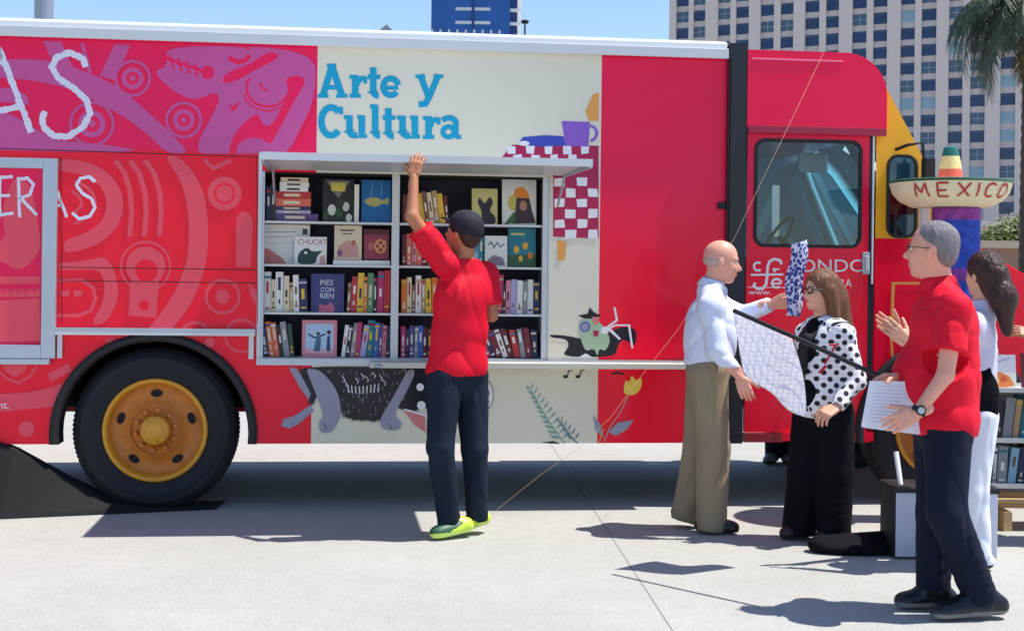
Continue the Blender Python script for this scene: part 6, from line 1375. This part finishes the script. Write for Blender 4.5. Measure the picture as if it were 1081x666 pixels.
# small spire, thin pole, street mast
sp2 = empty('pyramid_roof_building', W(405, 200, 420).xy.to_3d()); tag(sp2, 'small grey pyramid roof just showing above the truck roof', 'building')
k_ = 420/F_PX; b = MB(); zr_ = W(405, 35, 420).z; zp = W(405, 24.5, 420).z; b.box((-2.6, 0, 0), (2.6, 5.2, zr_), conc2); b.build('tower_wall', sp2)
b = MB(); b.add([(-2.8, -.2, zr_), (2.8, -.2, zr_), (2.8, 5.4, zr_), (-2.8, 5.4, zr_), (0, 2.6, zp)], [(0, 1, 4), (1, 2, 4), (2, 3, 4), (3, 0, 4), (3, 2, 1, 0)], mat('dark_slate', (66, 78, 92), .6)); b.build('roof', sp2)
b = MB(); pb2 = W(552, 200, 60).xy.to_3d(); b.tube([(0, 0, 0), (0, 0, W(552, 26, 60).z)], [.06, .045], mat('grey_pole', (90, 96, 104), .5)); b.lathe([(.14, W(552, 22.5, 60).z-.1), (.18, W(552, 22.5, 60).z), (.02, W(552, 21, 60).z)], M['dark'], (0, 0, 0)); o = b.build('lamp_pole', loc=pb2); tag(o, 'distant thin lamp pole right of the blue glass tower', 'pole')
b = MB(); mp_ = W(44, 200, 34).xy.to_3d(); b.tube([(0, 0, 0), (0, 0, 3), (0, 0, 16)], [.26, .24, .20], mat('galvanised_mast', (150, 156, 170), .35, metal=.4), 20); b.lathe([(.42, 0), (.42, .05), (.0005, .06)], M['alu']); o = b.build('steel_mast', loc=mp_); tag(o, 'thick grey steel mast rising behind the truck at upper left', 'mast')
# planter wall and bushes
pw = MB(); Yw = 30; xa = W(1020, 250, Yw).x; zt2 = W(1045, 240, Yw).z; zm = W(1045, 262, Yw).z
pw.box((0, 0, 0), (16, .4, zm), mat('brown_stucco', (150, 116, 98), .9, var=.1, scale=1)); pw.box((-.05, -.06, zm+.002), (16.05, .46, zm+.16), mat('planter_cap', (196, 176, 152), .8)); o = pw.build('planter_wall', loc=(xa, Yw, 0)); tag(o, 'low brown planter wall with a paler cap behind the truck hood', 'wall')
b = MB(); Yk = 44; b.box((0, 0, 0), (26, 1, W(1040, 240, Yk).z), mat('tan_wall', (206, 180, 150), .9, var=.06, scale=.6)); b.box((-.1, -.1, W(1040, 240, Yk).z+.002), (26.1, 1.1, W(1040, 240, Yk).z+.2), conc); o = b.build('tan_wall', loc=(W(1000, 250, Yk).x, Yk, 0)); tag(o, 'pale tan wall beyond the bushes', 'wall')
leafm = [mat('leaf_olive', (92, 106, 52), .6, var=.3, scale=3), mat('leaf_green', (62, 84, 44), .6, var=.3, scale=3), mat('leaf_light', (128, 138, 72), .6, var=.3, scale=3)]
def bush(x, y, z, r, seed, label, wood=wood):
    rr3 = random.Random(seed); e = empty('bush', (x, y, z)); tag(e, label, 'bush', 'bushes on the planter wall'); b = MB()
    for i in range(900):
        d = Vector((rr3.gauss(0, 1), rr3.gauss(0, 1), rr3.gauss(0, 1))).normalized()*r*rr3.uniform(.45, 1.0)*(1+.22*math.sin(5*rr3.random())); d.z = abs(d.z)*.95
        t = Vector((rr3.uniform(-1, 1), rr3.uniform(-1, 1), rr3.uniform(-1, 1))).normalized(); u = t.orthogonal().normalized(); l = r*.11
        b.add([d-u*l*.4, d+t*l, d+u*l*.4, d-t*l], [(0, 1, 2, 3)], rr3.choice(leafm))
    b.build('foliage', e); b = MB()
    for i in range(5): b.tube([(0, 0, 0), (rr3.uniform(-.4, .4)*r, rr3.uniform(-.3, .3)*r, r*.7)], [.03, .01], leafm[1], 5)
    b.build('stem', e)
for i, (px, r, Yb) in enumerate(((1058, .30, 30.3), (1076, .42, 30.4), (1046, .2, 30.2), (1102, .5, 30.5))):
    p = W(px, 262, Yb); bush(p.x, Yb+.2, zm+.162, r*1.35, i+40, ['small olive bush left of the palm trunk', 'larger bush touching the palm trunk', 'leftmost and smallest low bush on the planter wall', 'bush right of the palm trunk, outside the frame'][i])
# palm
pt_ = W(1091, 200, 26).xy.to_3d(); palm = empty('palm_tree', pt_); tag(palm, 'dark palm tree with drooping fronds at the upper right corner', 'palm tree')
zc_ = W(1085, 8, 26).z; b = MB(); bark = mat('palm_bark', (70, 58, 50), .9, var=.3, scale=6, bump=.6, bscale=14)
prf = []
for i in range(60): z = zc_*i/59; r = .25-.05*i/59+.018*(i % 2); prf.append((r, z))
b.lathe(prf, bark, n=18, smooth=False); b.lathe([(.2, zc_-.5), (.34, zc_-.2), (.3, zc_+.2), (.05, zc_+.5)], bark, n=18); b.build('trunk', palm)
pg = [mat('frond_green', (58, 74, 50), .55, var=.3, scale=2), mat('frond_dark', (44, 56, 44), .55, var=.3, scale=2), mat('frond_tan', (120, 104, 72), .7, var=.2)]
rr4 = random.Random(9)
for i in range(62):
    az = i*2.399+rr4.uniform(-.2, .2); el = rr4.uniform(-.35, 1.15) if i < 52 else rr4.uniform(-1.1, -.6); Lf = rr4.uniform(1.8, 2.3)
    if i >= 52: Lf *= .6
    m = pg[rr4.choice([0, 0, 1])] if i < 52 else pg[2]; b = MB(); pts = []; p = Vector((0, 0, zc_+.1)); h = Vector((math.cos(az), math.sin(az), 0)); e = el
    for k in range(13):
        pts.append(p.copy()); p = p+(h*math.cos(e)+Vector((0, 0, math.sin(e))))*Lf/12; e -= rr4.uniform(.14, .22)
        e = max(e, -1.5)
    b.tube(pts, [.022*(1-k/14) for k in range(13)], m, 5)
    sdv = h.cross(Vector((0, 0, 1)))
    for k in range(2, 13):
        for s_ in (-1, 1):
            for jj in (0, .33, .66):
                if k == 12 and jj: continue
                q0_ = pts[k].lerp(pts[min(k+1, 12)], jj); tdir = (pts[min(k+1, 12)]-pts[k-1]).normalized(); dd = (sdv*s_*.75+tdir*.6+Vector((0, 0, -.45+rr4.uniform(-.2, .2)))).normalized(); ll = .5*math.sin(PI*(k+jj)/14)+.1
                wv_ = tdir*.024; b.add([q0_-wv_, q0_+wv_, q0_+dd*ll+Vector((0, 0, -.06))], [(0, 1, 2)], m)
    b.build('frond', palm)
